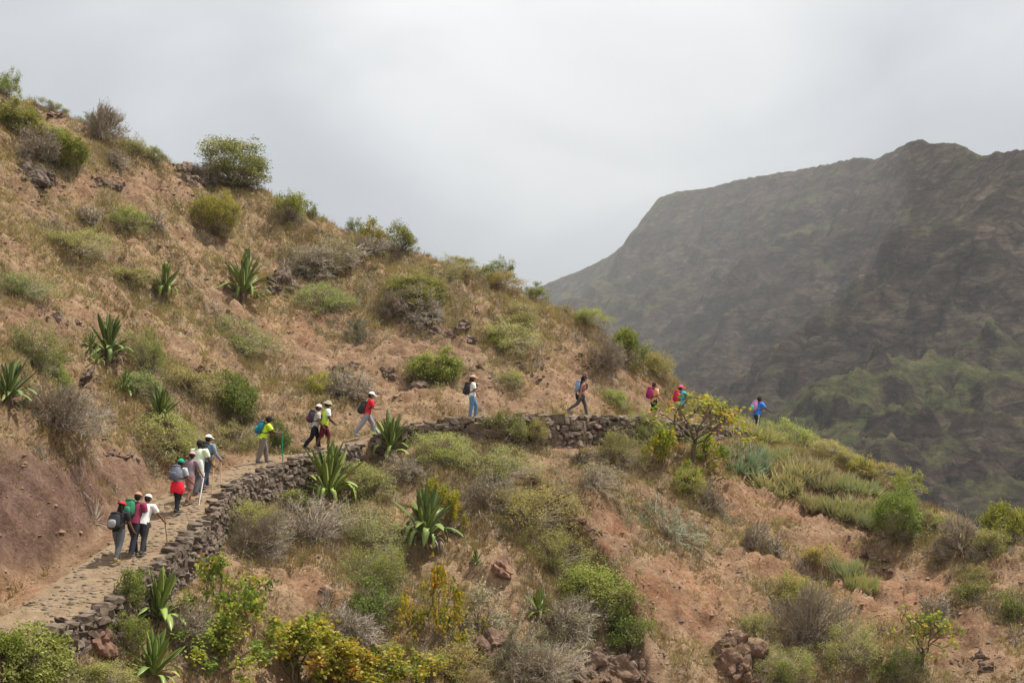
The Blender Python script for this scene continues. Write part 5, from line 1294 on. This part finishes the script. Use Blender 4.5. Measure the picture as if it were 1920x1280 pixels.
            if kind == 'vest':
                V, Fq = shell(torso(.012, -.08), 18, 3); link('safety_vest', mesh_np('vest', V, Fq, [cloth(c)], None, True), root)
            if kind == 'cloth':                                 # long cloth hanging at the side
                link('hanging_cloth', mesh_np('hanging_cloth', *ellip(J['pel'] + np.array([.12, -.06, -.16]), (.10, .09, .34), None, 10, 8, 2.6), [cloth(c)], None, True), root)
            if kind == 'jacket_back':
                link('hanging_jacket', mesh_np('hanging_jacket', *ellip(J['pel'] + np.array([.02, -.19, -.10]), (.12, .06, .17), rotx(.25), 10, 8, 2.4, lambda d, q: q * np.array([1 - .25 * d[2], 1 - .3 * d[2], 1])), [cloth(c)], None, True), root)
            if kind == 'stripe':
                for n_, s_ in (('r', 1),):
                    a, b, c2 = J['h' + n_], J['k' + n_], J['a' + n_]; o_ = np.array([.088, -.02, 0]); link('trouser_stripe', mesh_np('stripe', *tube_vf([a + o_ * 1.1, b + o_ * .85, c2 + o_ * .62], [.028, .028, .026], 6), [cloth(c)], None, True), root)
    Wm = Matrix.LocRotScale(p, Euler((0, 0, rz)), Vector((S * 1.06, S * 1.06, S)))
    if pack:
        o = thing('backpack', packlabel, 'backpack', p, rz, 'backpacks worn by the walkers'); o.scale = (S * 1.06, S * 1.06, S)
        bc = J['che'] + U * (-.06 - pack_low) - Fw * .215 + X * pack_side
        def bag(d, q): q = q * np.array([1 - .12 * d[2], 1 - .18 * d[2], 1]); return q
        link('pack_body', mesh_np('pack_body', *ellip(bc, (.165, .105, .245), Rb, 14, 12, 3.0, bag), [cloth(pack)], None, True), o)
        link('pocket', mesh_np('pocket', *ellip(bc - Fw * .075 - U * .09, (.125, .06, .12), Rb, 12, 8, 3.2), [cloth(pocket or tuple(x * .7 for x in pack))], None, True), o)
        link('top_flap', mesh_np('top_flap', *ellip(bc + U * .215 + Fw * .01, (.13, .095, .05), Rb, 12, 8, 2.6), [cloth(tuple(x * .8 for x in pack))], None, True), o)
        for s_ in (-1, 1):
            a = bc + U * .19 + X * s_ * .09 + Fw * .07
            pts = [a, J['che'] + U * .135 + X * s_ * .105, J['che'] + U * .06 + Fw * .148 + X * s_ * .115, J['che'] - U * .10 + Fw * .15 + X * s_ * .12, J['che'] - U * .19 + Fw * .02 + X * s_ * .178, bc - U * .16 + X * s_ * .12 + Fw * .06]
            link('strap', mesh_np('strap', *tube_vf(pts, .020, 5), [cloth(strap)], None, True), o)
    return root, [Wm @ Vector(w + d * .07) for w, d, s_ in hands], Wm
def stick(hand, foot, label, c, r=.014, above=.14, thin=False):
    foot = Vector(foot); d = (hand - foot).normalized(); top = hand + d * above; n = 6; rs_ = np.random.RandomState(int(abs(hand.x) * 100))
    pts = [foot + (top - foot) * (k / n) + Vector((rs_.normal(0, .006), rs_.normal(0, .006), 0)) for k in range(n + 1)]
    V, Fq = tube_vf(np.array(pts) - np.array(foot), [r * (.85 + .3 * k / n) for k in range(n + 1)], 6)
    S_ = Multi(); S_.add((V, Fq)); S_.add(ellip(np.array(top - foot), (r * 1.3, r * 1.3, r * 1.4), None, 6, 4))
    o = link('walking_stick', S_.mesh('walking_stick', [cloth(c, .7)]), None, foot); tag(o, label, 'walking stick', 'walking sticks held by the walkers')

WHITE = (.78, .78, .76)
# lower left group, climbing away from the camera
person(path_at(222, 1.35), R(-16), 1.68, 'woman in black T-shirt, red cap and grey jeans, hindmost of the walkers on the path', BROWN, 16, ((16, 10), (-14, 14)), ((8, 14, 40), (10, 10, 20)), (.022, .022, .026), 'short', (.105, .115, .125), False, (.32, .22, .06), 'backcap', (.50, .03, .035), (.012, .01, .01), 'long',
       (.035, .035, .042), 'black and grey backpack hanging low on the woman in the red cap', (.30, .30, .31), True, 14, None, 1, 0, -.05, .10)
r, hh, wm = person(path_at(250, 1.15), R(-20), 1.76, 'man in maroon T-shirt with a tan cap just ahead of the red capped woman', BROWN, 18, ((22, 14), (-12, 10)), ((10, 10, 20), (5, 12, 15)), (.24, .035, .075), 'short', (.035, .035, .05), False, (.16, .13, .10), 'cap', (.40, .22, .15), (.02, .016, .014), 'short',
       (.035, .20, .105), 'green drawstring backpack on the man in the maroon shirt', (.045, .24, .125), False, 10, None, 2, .012, -.08)
r, hh, wm = person(path_at(262, .85) + Vector((0, .35, .06)), R(-20), 1.72, 'man in white T-shirt and white cap leaning on a brown stick', BROWN, 22, ((24, 18), (-10, 10)), ((10, 10, 30), (28, 16, 10)), WHITE, 'short', (.05, .05, .06), False, (.10, .08, .07), 'cap', WHITE, (.02, .016, .014), 'short', None, '', None, False, 12, None, 3)
stick(hh[1], lift(hh[1] + Vector((.14, -.15, 0))), 'brown wooden stick of the man in the white cap, lowest stick on the path', (.16, .10, .06), .017)
person(path_at(333, 1.15), R(-24), 1.66, 'walker with red jacket tied round the waist, green headscarf and hand on hip', BROWN, 14, ((12, 8), (-10, 12)), ((5, 60, 90), (8, 14, 40)), (.40, .44, .50), 'short', (.022, .022, .03), False, (.05, .045, .04), 'wrap', (.02, .30, .16), (.012, .01, .01), 'tail',
       (.17, .18, .23), 'grey checked backpack on the walker with the red jacket', (.12, .13, .18), True, 8, [('tied', (.80, .025, .05))], 4)
r, hh, wm = person(path_at(355, 1.0), R(-22), 1.60, 'person in mauve grey top half hidden behind the walker with the red jacket', TAN, 14, ((18, 12), (-12, 14)), ((8, 8, 30), (14, 12, 20)), (.26, .20, .22), 'short', (.34, .20, .19), True, (.16, .09, .07), 'cap', (.55, .32, .32), (.02, .016, .014), 'short', None, '', None, True, 8, None, 5)
stick(hh[1], lift(hh[1] + Vector((-.05, -.45, 0))), 'white pole beside the red jacket walker', (.72, .72, .72), .020)
r, hh, wm = person(path_at(362, .95) + Vector((0, .7, .1)), R(-20), 1.76, 'man in long pale lime T-shirt with short black hair and no cap', DARK, 10, ((20, 12), (-14, 12)), ((5, 8, 30), (16, 12, 25)), (.66, .76, .56), 'short', (.10, .10, .11), False, (.22, .12, .09), None, WHITE, (.012, .01, .01), 'short', None, '', None, False, 4, [('cloth', (.68, .72, .68))], 6, .02)
stick(hh[1], lift(hh[1] + Vector((.02, -.35, 0))), 'tan wooden stick of the man in the lime T-shirt', (.52, .33, .15), .018, .2)
r, hh, wm = person(path_at(381, .9) + Vector((0, .5, .05)), R(-32), 1.74, 'man in blue denim shirt and white cap, foremost of the lower left walkers', BROWN, 8, ((14, 8), (-12, 14)), ((8, 10, 25), (12, 10, 30)), (.20, .26, .37), 'long', (.05, .065, .10), False, (.12, .10, .09), 'cap', WHITE, (.02, .016, .014), 'short',
       (.03, .03, .036), 'black backpack on the man in the denim shirt', (.045, .045, .05), False, 4, None, 7)
stick(hh[1], lift(hh[1] + Vector((.05, -.30, 0))), 'pinkish stick of the man in the denim shirt', (.58, .34, .27), .017, .05)
# middle group on the bend
r, hh, wm = person(path_at(492, 1.35), R(-72), 1.66, 'man in neon yellow T-shirt and black hat holding a green stick', DARK, 22, ((18, 14), (-8, 10)), ((30, 10, 40), (34, 10, 45)), (.55, .80, .05), 'short', (.20, .17, .15), False, (.12, .10, .09), 'brim', (.015, .013, .014), (.012, .01, .01), 'short',
       (.02, .17, .26), 'teal blue backpack on the man in the neon T-shirt', (.03, .28, .40), False, 6, None, 8, .012)
stick(hh[1], lift(hh[1] + Vector((.05, -.06, 0))), 'green walking stick of the man in the neon T-shirt', (.02, .24, .15), .022, .02)
person(path_at(590, 1.25), R(-78), 1.68, 'walker in black trousers with a pale cap, behind the safety vest', BROWN, 14, ((16, 10), (-16, 22)), ((10, 8, 30), (5, 8, 30)), (.45, .42, .40), 'short', (.012, .012, .02), False, (.13, .09, .07), 'cap', (.78, .70, .64), (.02, .016, .014), 'short',
       (.06, .05, .085), 'dark backpack with pink trim worn beside the safety vest', (.30, .03, .12), False, 8, None, 9, .01)
person(path_at(607, 1.05), R(-76), 1.80, 'man in lime safety vest, tan sun hat and dark red shorts', DARK, 14, ((22, 20), (-14, 12)), ((10, 8, 35), (8, 8, 40)), WHITE, 'short', (.10, .010, .020), True, (.16, .14, .12), 'bucket', (.38, .32, .24), (.012, .01, .01), 'short', None, '', None, False, 8, [('vest', (.55, .78, .05)), ('band', (.55, .60, .50))], 10, .008)
person(path_at(688, .95), R(-78), 1.72, 'man in red shirt, white cap and grey trousers striding uphill', TAN, 16, ((30, 22), (-26, 12)), ((20, 8, 75), (15, 8, 70)), (.62, .03, .045), 'short', (.29, .30, .35), False, (.60, .60, .58), 'cap', WHITE, (.02, .016, .014), 'short',
       (.035, .04, .04), 'small dark pack at the waist of the man in the red shirt', (.03, .05, .05), False, 8, None, 11, .014, 0, .16)
# level stretch
r, hh, wm = person(path_at(885, .55), R(-84), 1.66, 'woman in white top and blue jeans with curly brown hair and tan cap', TAN, 4, ((24, 32), (-4, 4)), ((20, 8, 75), (14, 6, 18)), WHITE, 'short', (.12, .24, .40), False, (.55, .55, .60), 'cap', (.55, .36, .24), (.055, .018, .014), 'curly',
       (.035, .035, .035), 'small black backpack on the woman in the white top', (.045, .045, .04), True, 0, None, 12, .004, 0, .05)
o = link('phone', mesh_np('phone', *ellip((0, 0, 0), (.036, .075, .006), None, 12, 6, 5), [cloth((.03, .028, .028), .3)], None, False), None, hh[0] + Vector((.09, 0, .04)), (R(20), 0, R(-84))); tag(o, 'dark phone held out by the woman in the white top', 'phone')
person(path_at(1091, .75), R(-86), 1.64, 'woman in pink vest, black cap and grey leggings in mid stride', TAN, 10, ((20, 10), (-30, 28)), ((-20, 8, 15), (-28, 8, 20)), (.52, .24, .24), 'none', (.085, .085, .085), False, (.20, .19, .19), 'cap', (.020, .016, .016), (.012, .01, .01), 'tail',
       (.20, .28, .44), 'blue and white backpack on the woman in the pink vest', (.42, .42, .46), True, 0, [('jacket_back', (.018, .014, .014))], 13)
person(path_at(1226, .9), R(-66), 1.68, 'hiker in peach T-shirt and black knee length trousers', LIGHT, 6, ((14, 6), (-16, 24)), ((5, 8, 25), (8, 8, 30)), (.78, .42, .22), 'short', (.014, .014, .016), True, (.50, .36, .26), None, WHITE, (.06, .03, .02), 'tail',
       (.38, .03, .12), 'purple and crimson backpack on the hiker in peach', (.20, .02, .16), True, 0, None, 14)
person(path_at(1276, .9), R(-62), 1.68, 'hiker in turquoise shirt and pink cap with one arm raised in front', LIGHT, 4, ((10, 4), (-8, 10)), ((60, 8, 60), (62, 10, 68)), (.06, .40, .62), 'short', (.16, .105, .07), False, (.12, .09, .07), 'cap', (.85, .09, .26), (.05, .03, .02), 'short',
       (.62, .035, .06), 'bright red backpack on the hiker in the turquoise shirt', (.50, .02, .06), True, 0, None, 15, .02)
r, hh, wm = person(path_at(1420, .8), R(-68), 1.74, 'man in royal blue T-shirt and track trousers, last walker at the bend on the right', DARK, 14, ((16, 8), (-8, 8)), ((20, 8, 30), (34, 16, 22)), (.05, .22, .72), 'short', (.022, .026, .034), False, (.5, .5, .5), None, WHITE, (.012, .01, .01), 'short',
       (.52, .24, .48), 'pink and mint backpack on the man in royal blue', (.12, .62, .44), False, 6, [('stripe', (.75, .80, .82))], 16, .02)
# ------------------------------------------------------------------ ground cover nobody could count
rs = np.random.RandomState(77)
def spots(n, keep):
    x = rs.uniform(-30, 27, n); y = rs.uniform(31, 82, n); z = zground(x, y)
    u, v, g, red, bare = cover(x, y, z)
    s, pz, ph, pw = edge_query(x, y)
    ok = (u > -160) & (u < 2080) & (v < 1390)
    onp = (s > -0.25) & (s < pw)
    k = keep(u, v, g, bare, s, s - pw, onp) * ok
    m = rs.rand(n) < k
    return x[m], y[m], z[m], u[m], v[m], g[m], bare[m], s[m], onp[m]
def grass(name, label, n, keep, hlo, hhi, nb, lean, tintf, wid, mat_):
    x, y, z, u, v, g, bare, s, onp = spots(n, keep); n = len(x)
    H = rs.uniform(hlo, hhi, n) * (0.65 + 0.6 * np.clip(g, 0, 1)) * np.where(onp, .5, 1)
    tt = tintf(x, y, g, n, onp)
    ix = np.repeat(np.arange(n), nb); m = len(ix); az = rs.rand(m) * 6.283
    L = H[ix] * rs.uniform(.55, 1.15, m); rr = rs.uniform(0, .10, m) * (H[ix] / .3)
    bx = x[ix] + np.cos(az) * rr; by = y[ix] + np.sin(az) * rr; bz = z[ix] - .02 + (zground(bx, by) - z[ix])
    le = rs.uniform(.1, lean, m); tx = bx + np.cos(az) * L * le; ty = by + np.sin(az) * L * le; tz = bz + L * np.sqrt(np.maximum(.1, 1 - le ** 2))
    w = wid * rs.uniform(.6, 1.3, m); a2 = rs.rand(m) * 6.283
    A = np.column_stack([bx + np.cos(a2) * w, by + np.sin(a2) * w, bz]); B = np.column_stack([bx - np.cos(a2) * w, by - np.sin(a2) * w, bz]); C = np.column_stack([tx, ty, tz])
    V = np.stack([A, B, C], 1).reshape(-1, 3); Fq = np.arange(m * 3).reshape(-1, 3)
    o = link(name, mesh_np(name, V, Fq, [M[mat_]], np.clip(tt[ix] + rs.normal(0, .10, m), 0, 1))); tag(o, label, None, None, 'stuff'); return o
def tint1(x, y, g, n, onp): return np.clip(.40 + .30 * fbm(x / 3.0, y / 3.0, 3, 91) + rs.normal(0, .13, n) + np.where(onp, .12, 0), 0, .82)
def tint2(x, y, g, n, onp): return np.clip(.88 + .14 * fbm(x / 2.0, y / 2.0, 2, 93) + rs.normal(0, .08, n), .6, 1)
grass('dry_grass', 'straw coloured dry grass over the slope', 230000, lambda u, v, g, b, s, pa, onp: np.where(onp, .07, .04 + .62 * np.clip(g, 0, 1) ** 1.5), .12, .34, 10, .75, tint1, .013, 'dry_grass')
grass('green_grass', 'olive grass tufts between the bushes', 60000, lambda u, v, g, b, s, pa, onp: np.where(onp, .012, (1 - zone([(1500, 915, 170, 80, 1), (1600, 1115, 50, 40, 1)], u, v)) * np.clip(g - .42, 0, 1) * .55 * np.clip(.5 + 1.2 * fbm(u / 120, v / 70, 3, 95), 0, 1)), .14, .38, 11, .8, tint2, .013, 'dry_grass')
# tall seed grass along the skylines
grass('tall_grass', 'tall pale grass along the skyline', 26000, lambda u, v, g, b, s, pa, onp: np.where(onp | (b > .4), 0, zone([(1310, 748, 70, 28, .5), (330, 300, 60, 30, .3), (220, 275, 90, 30, .25), (950, 545, 70, 40, .35), (1040, 590, 60, 30, .4), (1520, 850, 100, 26, .25), (1640, 905, 100, 26, .35), (640, 440, 60, 40, .2), (850, 500, 60, 30, .3), (1740, 985, 50, 24, .4), (330, 960, 0.1, 0.1, 0)], u, v)), .35, .6, 9, .5, lambda x, y, g, n, o: np.clip(.6 + rs.normal(0, .1, n), 0, 1), .012, 'dry_grass')

# clods and gravel
def pebbles(name, label, n, keep, lo, hi, mat_, pw_=2.6):
    x, y, z, u, v, g, bare, s, onp = spots(n, keep); n = len(x)
    base = np.array([[1, 0, 0], [0, 1, 0], [-1, 0, 0], [0, -1, 0], [0, 0, 1], [0, 0, -1]], float); Fc = np.array([[0, 1, 4], [1, 2, 4], [2, 3, 4], [3, 0, 4], [1, 0, 5], [2, 1, 5], [3, 2, 5], [0, 3, 5]])
    r = lo + (hi - lo) * rs.rand(n) ** pw_; r = np.where(onp, np.minimum(r, .04), r)
    V = base[None] * (1 + rs.normal(0, .25, (n, 6, 1))) + rs.normal(0, .12, (n, 6, 3)); a = rs.rand(n) * 6.283
    c, s_ = np.cos(a)[:, None], np.sin(a)[:, None]; X = V[..., 0] * c - V[..., 1] * s_; Y = V[..., 0] * s_ + V[..., 1] * c
    V = np.stack([X * 1.2, Y, V[..., 2] * .7], -1) * r[:, None, None]; V[..., 0] += x[:, None]; V[..., 1] += y[:, None]; V[..., 2] += (z + r * .02)[:, None]
    Fq = (np.arange(n)[:, None, None] * 6 + Fc[None]).reshape(-1, 3)
    o = link(name, mesh_np(name, V.reshape(-1, 3), Fq, [M[mat_]])); tag(o, label, None, None, 'stuff')
pebbles('earth_clods', 'loose earth clods on the bare slope', 110000, lambda u, v, g, b, s, pa, onp: np.where(onp, .06, np.where((pa > 0) & (u < 330) & (v > 830), .25, .16 + .40 * (1 - g))), .016, .085, 'clod', 3.4)
pebbles('loose_stones', 'loose dark stones strewn over the slope', 9000, lambda u, v, g, b, s, pa, onp: np.where(onp, 0, .10 + .25 * np.clip(fbm(u / 90, v / 50, 3, 99), 0, 1)), .035, .13, 'dark_rock', 3)

# small scrub
def scrubs(name, label, n, keep, kind):
    x, y, z, u, v, g, bare, s, onp = spots(n, keep); n = len(x); S = Soup()
    W_ = rs.uniform(.22, .62, n) ; k = 46 if kind != 'twig' else 34
    ix = np.repeat(np.arange(n), k); m = len(ix)
    az = rs.rand(m) * 6.283; zc = rs.rand(m); rr = np.sqrt(1 - zc ** 2) * rs.uniform(.5, 1, m) * W_[ix]
    C = np.column_stack([x[ix] + np.cos(az) * rr, y[ix] + np.sin(az) * rr, np.zeros(m)]); C[:, 2] = zground(C[:, 0], C[:, 1]) + zc * W_[ix] * .75 * rs.uniform(.5, 1, m)
    t0 = np.clip(rs.normal(.45, .2, n), 0, 1)[ix]
    if kind != 'twig': leaves(S, C, rs.uniform(.05, .13, m), rs.uniform(.02, .05, m), rs, np.clip(t0 + rs.normal(0, .18, m), 0, 1))
    B = np.column_stack([x[ix], y[ix], z[ix] - .05]); j = np.arange(0, m, 3 if kind != 'twig' else 1)
    S2 = Soup(); tubes(S2, B[j] + (C[j] - B[j]) * .3, C[j], .008, .004, rs.rand(len(j)))
    lm = {'olive': 'olive_leaf', 'pale': 'pale_leaf', 'twig': 'twig'}[kind]
    if kind == 'twig': S.v, S.f, S.t, S.n = S2.v, S2.f, S2.t, S2.n; o = link(name, S.mesh(name, [M['twig']]))
    else:
        nv = S.n; nf = sum(len(f) for f in S.f)
        V = np.concatenate(S.v + S2.v); Fq = np.concatenate(S.f + [f + nv for f in S2.f]); T = np.concatenate(S.t + S2.t); o = link(name, mesh_np(name, V, Fq, [M[lm], M['twig']], T, False, np.concatenate([np.zeros(nf, int), np.ones(len(Fq) - nf, int)])))
    tag(o, label, None, None, 'stuff'); return o
off = lambda f: (lambda u, v, g, b, s, pa, onp: np.where((s > -.5) & (pa < .3), 0, f(u, v, g, b)))
scrubs('olive_undergrowth', 'low olive undergrowth between the bushes', 5200, off(lambda u, v, g, b: .75 * np.clip(g - .30, 0, 1) * np.clip(.55 + 1.1 * fbm(u / 150, v / 80, 3, 101), 0, 1)), 'olive')
scrubs('pale_undergrowth', 'low grey-green undergrowth on the slope', 3000, off(lambda u, v, g, b: .5 * np.clip(g - .25, 0, 1)), 'pale')
scrubs('dead_twigs', 'dead grey twigs lying on the slope', 5200, off(lambda u, v, g, b: .42 * np.clip(g - .2, 0, 1) * np.clip(.4 + 1.1 * fbm(u / 110, v / 60, 3, 103), 0, 1)), 'twig')

# grass and litter that crowd round the feet of the bushes
fx = []; fy = []
for x_, y_, w_ in FEET:
    k = int(26 * w_ ** 1.3) + 8; a_ = rs.rand(k) * 6.283; r_ = w_ * rs.uniform(.25, .72, k); fx.append(x_ + np.cos(a_) * r_); fy.append(y_ + np.sin(a_) * r_ * .9)
_sp = spots
def spots(n, keep):
    x = np.concatenate(fx); y = np.concatenate(fy); z = zground(x, y); u, v, g, red, bare = cover(x, y, z); s, pz, ph, pw = edge_query(x, y); m = ~((s > -.3) & (s < pw)) & (rs.rand(len(x)) < n)
    return x[m], y[m], z[m], u[m], v[m], np.maximum(g, .55)[m], bare[m], s[m], np.zeros(m.sum(), bool)
grass('bush_grass', 'dry grass crowding round the feet of the bushes', 1.0, None, .16, .42, 11, .7, tint1, .013, 'dry_grass')
scrubs('bush_litter', 'dead twigs lying round the feet of the bushes', .16, None, 'twig')
scrubs('bush_weeds', 'olive weeds round the feet of the bushes', .12, None, 'olive')

spots = _sp
pebbles('bank_stones', 'stones embedded in the cut bank beside the path', 60000, lambda u, v, g, b, s, pa, onp: np.where((pa > .1) & (pa < 6) & (u < 420) & (v > 820), .09 * np.clip(.6 + 2 * fbm(u / 60, v / 40, 3, 111), 0, 2), 0), .015, .11, 'clod', 4.0)
pebbles('scree', 'broken stones lying below the outcrops and ledges', 60000, lambda u, v, g, b, s, pa, onp: np.where(onp, 0, zone([(75, 350, 70, 40, .6), (200, 350, 60, 20, .4), (360, 350, 60, 30, .5), (850, 630, 80, 25, .5), (540, 545, 50, 20, .4), (1160, 1240, 110, 60, .4), (1390, 1235, 80, 50, .4), (1080, 1000, 60, 60, .3), (650, 1130, 60, 40, .4), (1000, 700, 150, 30, .15), (1650, 1055, 70, 24, .4), (1830, 1240, 80, 40, .3)], u, v)), .03, .14, 'dark_rock', 2.4)

grass('wall_weeds', 'dry weeds sprouting along the lip and foot of the walls', 60000, lambda u, v, g, b, s, pa, onp: np.where((s > -.75) & (s < .30), .55 * np.clip(.3 + 1.6 * fbm(u / 40, v / 40, 3, 121), 0, 1), 0), .14, .34, 11, .8, tint1, .013, 'dry_grass')
